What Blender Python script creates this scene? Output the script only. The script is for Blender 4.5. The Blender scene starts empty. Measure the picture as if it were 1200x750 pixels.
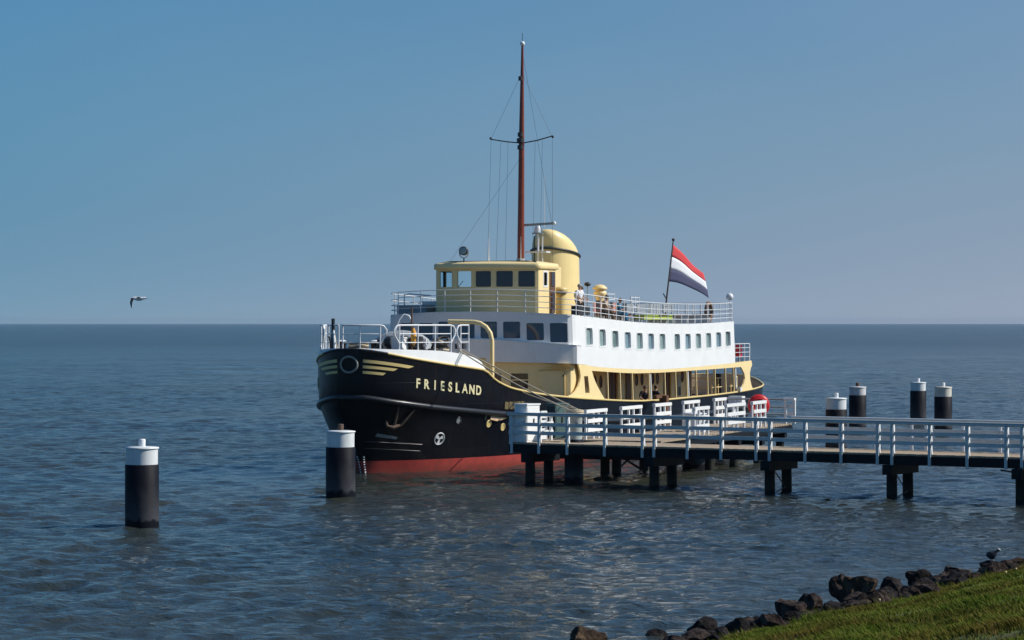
import bpy, bmesh, math, random
import numpy as np
from mathutils import Vector, Matrix, noise
random.seed(7); rng = np.random.default_rng(7)
R = math.radians
scn = bpy.context.scene; C = scn.collection

# ------------------------------------------------------------------ camera
EYE = 5.6
cam = bpy.data.cameras.new("camera"); camo = bpy.data.objects.new("camera", cam); C.objects.link(camo)
cam.sensor_width = 36; cam.lens = 3200 / 1200 * 36; cam.clip_start = .5; cam.clip_end = 40000
camo.location = (0, 0, EYE); camo.rotation_euler = (R(90) + math.atan(3 / 3200), 0, 0)
scn.camera = camo
scn.render.resolution_x = 1024; scn.render.resolution_y = 640
# ------------------------------------------------------------------ sun, sky, exposure
SUN_AZ, SUN_EL = 90.0, 40.0          # degrees to the right of straight behind the camera, and up
sdir = Vector((math.sin(R(SUN_AZ)) * math.cos(R(SUN_EL)), -math.cos(R(SUN_AZ)) * math.cos(R(SUN_EL)), math.sin(R(SUN_EL))))
sl = bpy.data.lights.new("sun", 'SUN'); sl.energy = 4.8; sl.angle = R(.5); sl.color = (1, .94, .85)
so = bpy.data.objects.new("sun", sl); C.objects.link(so); so.rotation_euler = sdir.to_track_quat('Z', 'Y').to_euler()
W = bpy.data.worlds.new("World"); scn.world = W; W.use_nodes = True
nt = W.node_tree; nt.nodes.clear(); L = nt.links.new
def wn(t, **k):
    n = nt.nodes.new(t)
    for a, b in k.items(): setattr(n, a, b)
    return n
sky = wn('ShaderNodeTexSky', sky_type='NISHITA', sun_disc=False, sun_elevation=R(SUN_EL), sun_rotation=math.atan2(sdir.x, sdir.y),
         air_density=1.0, dust_density=1.5, ozone_density=2.5, altitude=0)
tc = wn('ShaderNodeTexCoord'); sp = wn('ShaderNodeSeparateXYZ'); L(tc.outputs['Generated'], sp.inputs[0])
def wm(op, a, b=None, clamp=False):
    n = wn('ShaderNodeMath', operation=op, use_clamp=clamp)
    for i, v in enumerate((a, b)):
        if v is None: continue
        if isinstance(v, (int, float)): n.inputs[i].default_value = v
        else: L(v, n.inputs[i])
    return n.outputs[0]
zz = wm('MAXIMUM', sp.outputs[2], 0.0)
cn = wn('ShaderNodeTexNoise'); cn.inputs['Scale'].default_value = 3.2; cn.inputs['Detail'].default_value = 4
cm = wn('ShaderNodeMapping'); cm.inputs['Scale'].default_value = (1, 1, 4); L(tc.outputs['Generated'], cm.inputs[0]); L(cm.outputs[0], cn.inputs[0])
fac = wm('EXPONENT', wm('MULTIPLY', zz, wm('ADD', wm('MULTIPLY', cn.outputs[0], -5.0), -3.8)))
low = wm('EXPONENT', wm('MULTIPLY', zz, -38.0))
side = wm('ADD', wm('MULTIPLY', sp.outputs[0], 1.9), .45, True)
def wmix(f, a, b, t='MIX'):
    n = wn('ShaderNodeMix', data_type='RGBA', blend_type=t)
    if isinstance(f, (int, float)): n.inputs[0].default_value = f
    else: L(f, n.inputs[0])
    for i, v in ((6, a), (7, b)):
        if isinstance(v, tuple): n.inputs[i].default_value = (*v, 1)
        else: L(v, n.inputs[i])
    return n.outputs[2]
SK = 10.0                                           # the haze colours are given as seen, the Background strength is 0.1
lo_col = wmix(side, tuple(SK * c for c in (.185, .335, .455)), tuple(SK * c for c in (.37, .405, .505)))
mid_col = wmix(side, tuple(SK * c for c in (.120, .300, .485)), tuple(SK * c for c in (.325, .395, .52)))
hz_col = wmix(low, mid_col, lo_col)
skyt = wmix(1.0, sky.outputs[0], (.20, .57, .89), 'MULTIPLY')
tot = wmix(fac, skyt, hz_col)
bg = wn('ShaderNodeBackground'); bg.inputs[1].default_value = .1; L(tot, bg.inputs[0])
ow = wn('ShaderNodeOutputWorld'); L(bg.outputs[0], ow.inputs[0])
scn.view_settings.view_transform = 'Standard'; scn.view_settings.look = 'None'
scn.view_settings.exposure = 0; scn.view_settings.gamma = 1; scn.view_settings.use_curve_mapping = False
scn.cycles.max_bounces = 8; scn.cycles.volume_bounces = 0; scn.cycles.transparent_max_bounces = 12; scn.cycles.use_denoising = True
scn.cycles.caustics_reflective = False; scn.cycles.caustics_refractive = False

# ------------------------------------------------------------------ materials
MATS = {}
def mat(name, col, rough=.5, metal=0, var=0, vscale=3, bump=0, bscale=20, col2=None, streak=None, spec=None, coat=0, trans=0, ior=1.45, rust=None):
    """var: value mottling; col2: second colour mixed by noise; streak: (amount) dirt that runs down; rust: (colour, amount)"""
    m = bpy.data.materials.new(name); m.use_nodes = True; n = m.node_tree; l = n.links.new
    b = n.nodes['Principled BSDF']; b.inputs['Roughness'].default_value = rough; b.inputs['Metallic'].default_value = metal
    b.inputs['Base Color'].default_value = (*col, 1); b.inputs['IOR'].default_value = ior
    if spec is not None: b.inputs['Specular IOR Level'].default_value = spec
    if coat: b.inputs['Coat Weight'].default_value = coat; b.inputs['Coat Roughness'].default_value = .08
    if trans: b.inputs['Transmission Weight'].default_value = trans
    tcn = n.nodes.new('ShaderNodeTexCoord')
    cur = None
    def nz(scale, vec=None, det=4, rg=.6):
        x = n.nodes.new('ShaderNodeTexNoise'); x.inputs['Scale'].default_value = scale; x.inputs['Detail'].default_value = det; x.inputs['Roughness'].default_value = rg
        l(vec or tcn.outputs['Object'], x.inputs['Vector']); return x.outputs['Fac']
    def ramp(f, a, b_, c0=(0, 0, 0), c1=(1, 1, 1)):
        r = n.nodes.new('ShaderNodeValToRGB'); r.color_ramp.elements[0].position = a; r.color_ramp.elements[1].position = b_
        r.color_ramp.elements[0].color = (*c0, 1); r.color_ramp.elements[1].color = (*c1, 1); l(f, r.inputs[0]); return r.outputs[0]
    def mix(f, a, b_, t='MIX'):
        x = n.nodes.new('ShaderNodeMix'); x.data_type = 'RGBA'; x.blend_type = t
        if isinstance(f, float): x.inputs[0].default_value = f
        else: l(f, x.inputs[0])
        for i, v in ((6, a), (7, b_)):
            if isinstance(v, tuple): x.inputs[i].default_value = (*v, 1)
            else: l(v, x.inputs[i])
        return x.outputs[2]
    cur = tuple(col)
    if col2: cur = mix(ramp(nz(vscale), .42, .6), cur, tuple(col2))
    if var: cur = mix(1.0, cur, ramp(nz(vscale * 1.7), .3, .7, (1 - var,) * 3, (1 + var * .4,) * 3), 'MULTIPLY')
    if streak or rust:
        mp = n.nodes.new('ShaderNodeMapping'); mp.inputs['Scale'].default_value = (6, 6, .5); l(tcn.outputs['Object'], mp.inputs[0])
        if streak: cur = mix(ramp(nz(1.6, mp.outputs[0], 5, .7), .5, .8, (0, 0, 0), (streak,) * 3), cur, (.22, .19, .15))
        if rust: cur = mix(ramp(nz(1.1, mp.outputs[0], 6, .75), .56, .7, (0, 0, 0), (rust[1],) * 3), cur, tuple(rust[0]))
    if not isinstance(cur, tuple): l(cur, b.inputs['Base Color'])
    if bump:
        bp = n.nodes.new('ShaderNodeBump'); bp.inputs['Strength'].default_value = bump; bp.inputs['Distance'].default_value = .05
        l(nz(bscale, None, 6, .65), bp.inputs['Height']); l(bp.outputs[0], b.inputs['Normal'])
    MATS[name] = m; return m
M = MATS
mat('white_paint', (.83, .83, .82), .38, var=.06, vscale=.8, streak=.10)
mat('white_rail', (.76, .77, .78), .35)
mat('yellow_paint', (.90, .70, .345), .42, var=.06, vscale=.7, streak=.08)
mat('funnel_yellow', (.92, .71, .32), .36, var=.06, vscale=.6, streak=.1)
mat('hull_black', (.0026, .0032, .0070), .30, var=.3, vscale=.7, bump=.12, bscale=1.1, streak=.007, spec=.3, rust=((.035, .018, .010), .5))
mat('hull_red', (.56, .052, .044), .6, var=.28, vscale=1.6, streak=.12, rust=((.19, .06, .05), .5))
mat('strake_black', (.028, .029, .033), .3, bump=.15, bscale=2)
mat('gold_paint', (.70, .53, .22), .4)
mat('letter_paint', (.80, .71, .42), .45)
mat('bow_grey_gold', (.62, .50, .25), .45)
mat('ring_grey', (.32, .30, .26), .5)
mat('grey_paint', (.30, .32, .33), .45, var=.15)
mat('dark_metal', (.03, .032, .036), .45)
mat('brown_wood', (.16, .075, .035), .55, var=.3, vscale=6)
mat('dark_brown', (.055, .028, .02), .5, var=.3)
mat('mast_brown', (.21, .045, .022), .35, var=.2, vscale=3)
mat('glass_dark', (.010, .036, .085), .06, spec=.9)
mat('glass_pale_blue', (.20, .30, .35), .1, var=.2, vscale=2, spec=.9)
mat('glass_pale_dim', (.16, .23, .23), .1, var=.3, vscale=2, spec=.9)
mat('glass_pale', (.25, .34, .335), .12, var=.15, vscale=2, spec=.9)
mat('glass_black', (.02, .018, .03), .07, spec=.8)
mat('deck_paint', (.20, .20, .19), .7, var=.2)
mat('rope_tan', (.62, .52, .37), .8, bump=.5, bscale=60)
mat('rope_dark', (.10, .085, .07), .9, bump=.6, bscale=40)
mat('canvas_grey', (.33, .35, .36), .8, var=.2)
mat('rust_metal', (.13, .085, .06), .8, var=.4, vscale=6)
mat('jetty_rail', (.62, .65, .64), .42, var=.12, vscale=3)
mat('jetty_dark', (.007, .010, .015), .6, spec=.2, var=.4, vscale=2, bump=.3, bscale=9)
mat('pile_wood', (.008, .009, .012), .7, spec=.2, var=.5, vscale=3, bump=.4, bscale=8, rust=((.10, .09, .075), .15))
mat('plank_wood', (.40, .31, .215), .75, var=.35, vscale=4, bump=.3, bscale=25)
mat('pile_sleeve', (.0040, .0046, .0095), .6, spec=.15, var=.4, vscale=2.5, bump=.2, bscale=4, rust=((.04, .042, .055), .08))
mat('cap_white', (.74, .76, .76), .42, var=.1, vscale=2, streak=.25)
mat('cap_rusty', (.70, .66, .56), .5, var=.15, vscale=2, streak=.3, rust=((.33, .20, .08), .8))
mat('cap_chipped', (.70, .68, .68), .5, var=.15, vscale=2, streak=.3, rust=((.10, .07, .08), .95))
mat('cabinet_grey', (.42, .46, .45), .5, var=.1)
mat('cabinet_green', (.075, .13, .125), .5, var=.2)
mat('buoy_red', (.62, .018, .022), .4, var=.2, vscale=5)
mat('flag_red', (.60, .045, .05), .8); mat('flag_white', (.72, .72, .74), .8); mat('flag_blue', (.045, .05, .11), .8)
mat('gull_white', (.8, .8, .8), .7); mat('gull_grey', (.50, .52, .55), .7); mat('gull_dark', (.03, .035, .05), .7)
mat('coot_black', (.02, .02, .024), .6)
mat('skin', (.52, .30, .21), .55); mat('shirt_white', (.78, .77, .80), .8); mat('cloth_dark', (.02, .02, .032), .8); mat('cloth_tan', (.45, .33, .24), .8)
mat('cloth_brown', (.16, .09, .06), .8); mat('hair_brown', (.06, .035, .02), .7); mat('hair_grey', (.35, .32, .30), .7); mat('cloth_blue', (.02, .16, .30), .8)
mat('bench_red', (.52, .18, .13), .7, var=.2); mat('lime_cloth', (.42, .50, .08), .8, var=.2); mat('orange_cloth', (.75, .36, .06), .8)
mat('wicker', (.22, .13, .08), .8, var=.3)
mat('rock', (.028, .017, .014), .88, spec=.15, var=.6, vscale=5, bump=1, bscale=16, col2=(.075, .056, .046))
mat('rock_dark', (.009, .0065, .0065), .8, spec=.15, var=.6, vscale=5, bump=1, bscale=16, col2=(.032, .025, .023))
mat('rock_brown', (.048, .030, .022), .9, spec=.15, var=.55, vscale=4, bump=1, bscale=14, col2=(.10, .065, .04))
mat('glass_clear', (.75, .9, .95), .03, trans=1.0, ior=1.02, spec=.6)

def z_band(name, lo, hi, col, amount):
    # weathered band by height above the water: salt and growth on the piles
    m = M[name]; n = m.node_tree; l = n.links.new; b = n.nodes['Principled BSDF']; src = b.inputs['Base Color'].links[0].from_socket
    t = n.nodes.new('ShaderNodeTexCoord'); s_ = n.nodes.new('ShaderNodeSeparateXYZ'); l(t.outputs['Object'], s_.inputs[0])
    nz = n.nodes.new('ShaderNodeTexNoise'); nz.inputs['Scale'].default_value = 5; nz.inputs['Detail'].default_value = 6; l(t.outputs['Object'], nz.inputs[0])
    ad = n.nodes.new('ShaderNodeMath'); ad.operation = 'MULTIPLY_ADD'; l(nz.outputs[0], ad.inputs[0]); ad.inputs[1].default_value = -.45; l(s_.outputs[2], ad.inputs[2])
    r = n.nodes.new('ShaderNodeValToRGB'); e = r.color_ramp.elements; e[0].position = 0; e[0].color = (0, 0, 0, 1); e[1].position = 1; e[1].color = (0, 0, 0, 1)
    mr = n.nodes.new('ShaderNodeMapRange'); mr.inputs[1].default_value = lo; mr.inputs[2].default_value = hi; l(ad.outputs[0], mr.inputs[0]); l(mr.outputs[0], r.inputs[0])
    for p, v in ((.12, 0), (.2, 1), (.45, .55)): x = e.new(p); x.color = (v, v, v, 1)
    mu = n.nodes.new('ShaderNodeMath'); mu.operation = 'MULTIPLY'; mu.inputs[1].default_value = amount; l(r.outputs[0], mu.inputs[0])
    mx = n.nodes.new('ShaderNodeMix'); mx.data_type = 'RGBA'; l(mu.outputs[0], mx.inputs[0]); l(src, mx.inputs[6]); mx.inputs[7].default_value = (*col, 1); l(mx.outputs[2], b.inputs['Base Color'])
z_band('pile_wood', -1.0, -.1, (.035, .038, .022), .8)
z_band('pile_sleeve', -.22, .95, (.065, .066, .075), .9)
def plates(name, sx, sz, depth=.004):
    # welded plate seams as fine relief
    m = M[name]; n = m.node_tree; l = n.links.new; b = n.nodes['Principled BSDF']
    t = n.nodes.new('ShaderNodeTexCoord'); s_ = n.nodes.new('ShaderNodeSeparateXYZ'); l(t.outputs['Object'], s_.inputs[0]); c = n.nodes.new('ShaderNodeCombineXYZ'); l(s_.outputs[0], c.inputs[0]); l(s_.outputs[2], c.inputs[1])
    br = n.nodes.new('ShaderNodeTexBrick'); br.inputs['Scale'].default_value = 1; br.inputs['Brick Width'].default_value = sx; br.inputs['Row Height'].default_value = sz; br.inputs['Mortar Size'].default_value = .02; br.inputs['Mortar Smooth'].default_value = .6; l(c.outputs[0], br.inputs['Vector'])
    nz = n.nodes.new('ShaderNodeTexNoise'); nz.inputs['Scale'].default_value = .9; nz.inputs['Detail'].default_value = 2; l(t.outputs['Object'], nz.inputs[0])
    ad = n.nodes.new('ShaderNodeMath'); ad.operation = 'MULTIPLY_ADD'; l(br.outputs['Fac'], ad.inputs[0]); ad.inputs[1].default_value = -.12; l(nz.outputs[0], ad.inputs[2])
    bp = n.nodes.new('ShaderNodeBump'); bp.inputs['Strength'].default_value = .6; bp.inputs['Distance'].default_value = depth * 10; l(ad.outputs[0], bp.inputs['Height'])
    if b.inputs['Normal'].is_linked: l(b.inputs['Normal'].links[0].from_socket, bp.inputs['Normal'])
    l(bp.outputs[0], b.inputs['Normal'])
plates('hull_black', 2.6, .85, .005); plates('white_paint', 2.4, 1.15, .0025); plates('yellow_paint', 1.9, 1.05, .002); plates('funnel_yellow', 1.3, 1.1, .002)
z_band('hull_red', -.5, .75, (.10, .035, .022), .75)
# ------------------------------------------------------------------ mesh helpers
class MB:
    def __init__(s): s.v = []; s.f = []; s.m = []; s.sm = []; s.mats = []
    def mi(s, m):
        m = M[m] if isinstance(m, str) else m
        if m not in s.mats: s.mats.append(m)
        return s.mats.index(m)
    def add(s, vs, fs, m, smooth=False):
        o = len(s.v); s.v += [tuple(x) for x in vs]; k = s.mi(m)
        for f in fs: s.f.append(tuple(o + i for i in f)); s.m.append(k); s.sm.append(smooth)
        return s
    def box(s, c, d, m, rot=0, mtx=None):
        vs = []
        for x in (-.5, .5):
            for y in (-.5, .5):
                for z in (-.5, .5):
                    p = Vector((x * d[0], y * d[1], z * d[2]))
                    p = (mtx @ p) if mtx else Matrix.Rotation(rot, 3, 'Z') @ p
                    vs.append(p + Vector(c))
        return s.add(vs, [(0, 1, 3, 2), (4, 6, 7, 5), (0, 4, 5, 1), (2, 3, 7, 6), (0, 2, 6, 4), (1, 5, 7, 3)], m)
    def hexa(s, v8, m, smooth=False):   # bottom 4 then top 4
        return s.add(v8, [(3, 2, 1, 0), (4, 5, 6, 7), (0, 1, 5, 4), (1, 2, 6, 5), (2, 3, 7, 6), (3, 0, 4, 7)], m, smooth)
    def bar(s, a, b, w, h, m):          # square bar a->b
        a = Vector(a); b = Vector(b); d = (b - a); q = d.to_track_quat('X', 'Z').to_matrix()
        return s.box((a + b) / 2, (d.length, w, h), m, mtx=q)
    def tube(s, pts, r, m, n=8, caps=True, closed=False):
        pts = [Vector(p) for p in pts]; N = len(pts); rs = r if isinstance(r, (list, tuple)) else [r] * N
        vs = []; up = None
        for i, p in enumerate(pts):
            if closed: t = (pts[(i + 1) % N] - pts[i - 1])
            else: t = pts[min(i + 1, N - 1)] - pts[max(i - 1, 0)]
            t.normalize()
            if up is None: up = Vector((0, 0, 1)) if abs(t.z) < .9 else Vector((1, 0, 0))
            x = t.cross(up); x.normalize(); y = x.cross(t); up = y
            for k in range(n):
                a = 2 * math.pi * k / n; vs.append(p + (x * math.cos(a) + y * math.sin(a)) * rs[i])
        fs = []
        for i in range(N if closed else N - 1):
            j = (i + 1) % N
            for k in range(n): fs.append((i * n + k, i * n + (k + 1) % n, j * n + (k + 1) % n, j * n + k))
        s.add(vs, fs, m, True)
        if caps and not closed: o = [tuple(range(n))[::-1], tuple((N - 1) * n + k for k in range(n))]; s.add(vs, o, m)
        return s
    def lathe(s, prof, c, m, n=20, sx=1, sy=1, smooth=True, mtx=None):  # prof: [(r,z)]
        vs = []
        for r, z in prof:
            for k in range(n):
                a = 2 * math.pi * k / n; p = Vector((r * math.cos(a) * sx, r * math.sin(a) * sy, z))
                if mtx: p = mtx @ p
                vs.append(p + Vector(c))
        fs = [(i * n + k, i * n + (k + 1) % n, (i + 1) * n + (k + 1) % n, (i + 1) * n + k) for i in range(len(prof) - 1) for k in range(n)]
        s.add(vs, fs, m, smooth)
        s.add(vs, [tuple(range(n))[::-1], tuple((len(prof) - 1) * n + k for k in range(n))], m); return s
    def ball(s, c, r, m, n=12, sc=(1, 1, 1)):
        vs = []; fs = []; h = n // 2
        for i in range(h + 1):
            t = math.pi * i / h
            for k in range(n): a = 2 * math.pi * k / n; vs.append((c[0] + r * sc[0] * math.sin(t) * math.cos(a), c[1] + r * sc[1] * math.sin(t) * math.sin(a), c[2] - r * sc[2] * math.cos(t)))
        for i in range(h):
            for k in range(n): fs.append((i * n + k, i * n + (k + 1) % n, (i + 1) * n + (k + 1) % n, (i + 1) * n + k))
        return s.add(vs, fs, m, True)
    def mesh(s, name):
        me = bpy.data.meshes.new(name); me.from_pydata(s.v, [], s.f)
        for x in s.mats: me.materials.append(x)
        me.polygons.foreach_set('material_index', s.m); me.polygons.foreach_set('use_smooth', s.sm); me.update(); return me
    def build(s, name, parent=None, kind=None):
        o = bpy.data.objects.new(name, s.mesh(name)); C.objects.link(o)
        if parent: o.parent = parent
        if kind: o['kind'] = kind
        return o
def tag(o, label, cat, group=None):
    o['label'] = label; o['category'] = cat
    if group: o['group'] = group
    return o
def empty(name, loc, rz=0):
    o = bpy.data.objects.new(name, None); o.empty_display_size = .3; C.objects.link(o); o.location = loc; o.rotation_euler = (0, 0, rz); return o
def dup(o, parent=None):
    c = o.copy(); C.objects.link(c)
    if parent: c.parent = parent
    for ch in [x for x in o.children]: dup(ch, c)
    return c
def inst(name, mesh, parent, loc=(0, 0, 0), rz=0, scale=(1, 1, 1)):
    o = bpy.data.objects.new(name, mesh); C.objects.link(o); o.parent = parent; o.location = loc; o.rotation_euler = (0, 0, rz); o.scale = scale; return o

def ip(tab, x):
    n = len(tab)
    if x >= tab[0][0]: return tab[0][1]
    if x <= tab[-1][0]: return tab[-1][1]
    for i in range(n - 1):
        x0, y0 = tab[i]; x1, y1 = tab[i + 1]
        if x <= x0 and x >= x1:
            m0 = (y1 - y0) / (x1 - x0) if i == 0 else (y1 - tab[i - 1][1]) / (x1 - tab[i - 1][0])
            m1 = (y1 - y0) / (x1 - x0) if i == n - 2 else (tab[i + 2][1] - y0) / (tab[i + 2][0] - x0)
            h = x1 - x0; t = (x - x0) / h
            return (2*t**3 - 3*t*t + 1) * y0 + (t**3 - 2*t*t + t) * h * m0 + (-2*t**3 + 3*t*t) * y1 + (t**3 - t*t) * h * m1
# ================================================================== water (setting)
def fbm2(x, y, s, seed, octv=3):
    """smooth value noise on arrays"""
    out = np.zeros_like(x); amp = 1.; tot = 0
    g = np.random.default_rng(seed).random((256, 256))
    for o in range(octv):
        xx = x / s + 17.3 * o; yy = y / s + 9.1 * o
        xi = np.floor(xx).astype(int); yi = np.floor(yy).astype(int); fx = xx - xi; fy = yy - yi
        fx = fx * fx * (3 - 2 * fx); fy = fy * fy * (3 - 2 * fy)
        a = g[xi % 256, yi % 256]; b = g[(xi + 1) % 256, yi % 256]; c = g[xi % 256, (yi + 1) % 256]; d = g[(xi + 1) % 256, (yi + 1) % 256]
        out += amp * ((a * (1 - fx) + b * fx) * (1 - fy) + (c * (1 - fx) + d * fx) * fy); tot += amp; amp *= .5; s *= .5
    return out / tot
def water():
    ds = [30.0]
    while ds[-1] < 10500:
        d = ds[-1]; ds.append(d * (1 + (.0021 if d < 420 else .004 if d < 900 else .03)))
    ds = np.array(ds); nc = 330
    t = np.linspace(-1, 1, nc)
    ang = np.tan(R(15)) * (0.78 * t + .22 * t ** 3)
    X = ds[:, None] * ang[None, :]; Y = np.repeat(ds[:, None], nc, 1)
    Z = np.zeros_like(X); DX = np.zeros_like(X); DY = np.zeros_like(X)
    g = np.random.default_rng(3)
    patch = .35 + 1.3 * fbm2(X, Y, 26, 5)
    patch2 = .45 + 1.15 * fbm2(X, Y, 9, 6)
    for i in range(56):
        lam = .42 * (9.0 ** (i / 55)); th = R(-68) + g.normal() * R(42)
        k = 2 * math.pi / lam; ph = g.random() * 6.28
        a = .0225 / k * (1.35 if lam < 1.9 else .6)
        fade = np.clip((lam / (ds * .0021 * 2.2) - .6) / 1.0, 0, 1)[:, None]
        arg = k * (X * math.cos(th) + Y * math.sin(th)) + ph + 1.2 * (patch2 - 1)
        w = a * fade * (patch2 if lam < 2.5 else patch)
        Z += w * np.cos(arg) ; sn = np.sin(arg) * w * .8
        DX -= sn * math.cos(th); DY -= sn * math.sin(th)
    X = X + DX; Y = Y + DY
    n0, n1 = X.shape
    V = np.stack([X, Y, Z], -1).reshape(-1, 3)
    idx = np.arange(n0 * n1).reshape(n0, n1)
    F = np.stack([idx[:-1, :-1], idx[:-1, 1:], idx[1:, 1:], idx[1:, :-1]], -1).reshape(-1, 4)
    # the rest of the lake, outside the wavy sector, a few centimetres lower so the sheets never share a plane
    big = np.array([(-12000, -30, -.14), (12000, -30, -.14), (12000, 11000, -.14), (-12000, 11000, -.14)], float)
    V = np.concatenate([V, big]); nb = len(V) - 4
    me = bpy.data.meshes.new('water'); me.vertices.add(len(V)); me.vertices.foreach_set('co', V.ravel())
    nf = len(F) + 1; me.loops.add(nf * 4); me.polygons.add(nf)
    FF = np.concatenate([F, [[nb, nb + 1, nb + 2, nb + 3]]]).astype(np.int32)
    me.loops.foreach_set('vertex_index', FF.ravel()); me.polygons.foreach_set('loop_start', np.arange(nf, dtype=np.int32) * 4)
    me.polygons.foreach_set('use_smooth', np.ones(nf, bool)); me.update(calc_edges=True); me.validate()
    m = bpy.data.materials.new('lake_water'); m.use_nodes = True; n = m.node_tree; l = n.links.new
    b = n.nodes['Principled BSDF']; b.inputs['Roughness'].default_value = .07; b.inputs['IOR'].default_value = 1.333
    geo = n.nodes.new('ShaderNodeNewGeometry')
    def nz(scale, sc, det, rot=0, rg=.55):
        mp = n.nodes.new('ShaderNodeMapping'); mp.inputs['Scale'].default_value = sc; mp.inputs['Rotation'].default_value = (0, 0, rot); l(geo.outputs['Position'], mp.inputs[0])
        x = n.nodes.new('ShaderNodeTexNoise'); x.inputs['Scale'].default_value = scale; x.inputs['Detail'].default_value = det; x.inputs['Roughness'].default_value = rg
        x.inputs['Distortion'].default_value = .4
        l(mp.outputs[0], x.inputs[0]); return x.outputs[0]
    def mm(op, a, b_, clamp=False):
        x = n.nodes.new('ShaderNodeMath'); x.operation = op; x.use_clamp = clamp
        for i, v in enumerate((a, b_)):
            if isinstance(v, (int, float)): x.inputs[i].default_value = v
            else: l(v, x.inputs[i])
        return x.outputs[0]
    h1 = nz(2.6, (.75, 1.15, 1), 5, R(12)); h2 = nz(.9, (.7, 1.15, 1), 3, R(-14)); h3 = nz(9, (.8, 1.2, 1), 3, R(30))
    wind = nz(.035, (.6, 1.6, 1), 3)
    amp = mm('ADD', mm('MULTIPLY', wind, 2.0), 0.0)
    hh = mm('ADD', mm('ADD', mm('MULTIPLY', h1, .18), mm('MULTIPLY', h2, .17)), mm('MULTIPLY', h3, .034))
    hh = mm('MULTIPLY', hh, amp)
    bp = n.nodes.new('ShaderNodeBump'); bp.inputs['Strength'].default_value = .85; bp.inputs['Distance'].default_value = 1.0
    l(hh, bp.inputs['Height']); l(bp.outputs[0], b.inputs['Normal'])
    sy = n.nodes.new('ShaderNodeSeparateXYZ'); l(geo.outputs['Position'], sy.inputs[0])
    rr = n.nodes.new('ShaderNodeMapRange'); rr.inputs[1].default_value = 90; rr.inputs[2].default_value = 700; rr.inputs[3].default_value = .06; rr.inputs[4].default_value = .22; l(sy.outputs[1], rr.inputs[0]); l(rr.outputs[0], b.inputs['Roughness'])
    silt = nz(.05, (1, 1.6, 1), 4)
    cr = n.nodes.new('ShaderNodeValToRGB'); l(silt, cr.inputs[0])
    cr.color_ramp.elements[0].position = .35; cr.color_ramp.elements[0].color = (.022, .031, .029, 1)
    cr.color_ramp.elements[1].position = .7; cr.color_ramp.elements[1].color = (.040, .043, .032, 1)
    l(cr.outputs[0], b.inputs['Base Color'])
    me.materials.append(m)
    o = bpy.data.objects.new('water', me); C.objects.link(o); o['kind'] = 'structure'
water()

# ================================================================== the ship: local x forward, y to port, z up from the water line
SHX, SHY = -5.5367, 101.2429
AX = R(69.2)
ship = empty('passenger_ship', (SHX, SHY, 0), math.atan2(-math.sin(AX), -math.cos(AX)))
tag(ship, 'cream, white and black passenger ferry with red mast and yellow funnel, moored behind the jetty', 'ship')
def to_world(u, v, z=0):
    return Vector((SHX - u * math.cos(AX) + v * math.sin(AX), SHY - u * math.sin(AX) - v * math.cos(AX), z))
ZR = [(1.25,4.62),(.75,4.49),(-.2,4.28),(-1.85,4.04),(-3.9,3.80),(-4.0,3.78),(-4.25,3.60),(-4.7,3.36),(-5.8,3.06),(-9,2.72),(-14.8,2.40),(-20.5,2.19),(-26.8,2.16),(-35,2.22),(-41,2.38),(-43.5,2.52),(-45.3,2.75),(-46.4,2.9)]
BR = [(1.25,0),(1.2,.35),(1.05,.72),(.8,1.08),(.4,1.48),(0,1.78),(-1,2.3),(-2,2.7),(-3,3.05),(-4,3.34),(-6,3.78),(-9,4.1),(-12,4.2),(-35,4.2),(-39,4.1),(-42,3.65),(-44,2.9),(-45.5,1.9),(-46.2,.9),(-46.4,0)]
ZS = [(1.2,2.88),(.3,2.68),(-1.7,2.42),(-6,2.06),(-12,1.65),(-20,1.42),(-30,1.38),(-40,1.6),(-46.4,2.0)]
BW = [(0,0),(-.2,.28),(-.54,.62),(-1.9,1.72),(-3.9,2.7),(-6.4,3.47),(-10,3.92),(-15,4.05),(-34,4.0),(-38,3.3),(-41,2.0),(-43,.8),(-44,0)]
ZTOP = [(-8,6.15),(-11,6.06),(-11.8,5.93),(-14.8,5.81),(-19.3,5.64),(-24.2,5.56),(-29.5,5.56),(-35.2,5.66),(-38,5.75)]
def stem(z): return 1.12 * z / 2.88 if z <= 2.88 else 1.12 + (z - 2.88) / 1.74 * .13
def breadth(u, z):
    zs = ip(ZS, u); zr = ip(ZR, u); br = max(0, ip(BR, u))
    if z >= zs: return max(0, br - .06 * (zr - z) / (zr - zs))
    t = max(z, 0) / zs; bw = max(0, ip(BW, u - stem(max(z, 0)))) if u > -20 else max(0, ip(BW, u))
    k = t ** (2.5 if u > -6 else 1.6 + .9 * max(0, min(1, (u + 12) / 6)))
    if u < -36: k = t ** .8
    return max(0, bw * (1 - k) + (br - .06) * k)
def hp(u, z, off=0, side=1):
    """a point on the hull plating, pushed out by off along the surface"""
    b = breadth(u, z); e = .04
    db = (breadth(u - e, z) - breadth(u + e, z)) / (2 * e); dz = (breadth(u, z + e) - breadth(u, z - e)) / (2 * e)
    nrm = Vector((db, 1, -dz)).normalized() * off
    return Vector((u + nrm.x, side * (b + nrm.y), z + nrm.z))
def stations(u0, u1, N):   # dense near the stem
    g = (lambda t: .5 * (2 * t) ** 1.9 if t < .5 else 1 - .5 * (2 - 2 * t) ** 1.9) if u1 < -40 else (lambda t: t ** 1.9)   # and at the round stern
    return [u0 + (u1 - u0) * g(i / N) for i in range(N + 1)]
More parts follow.
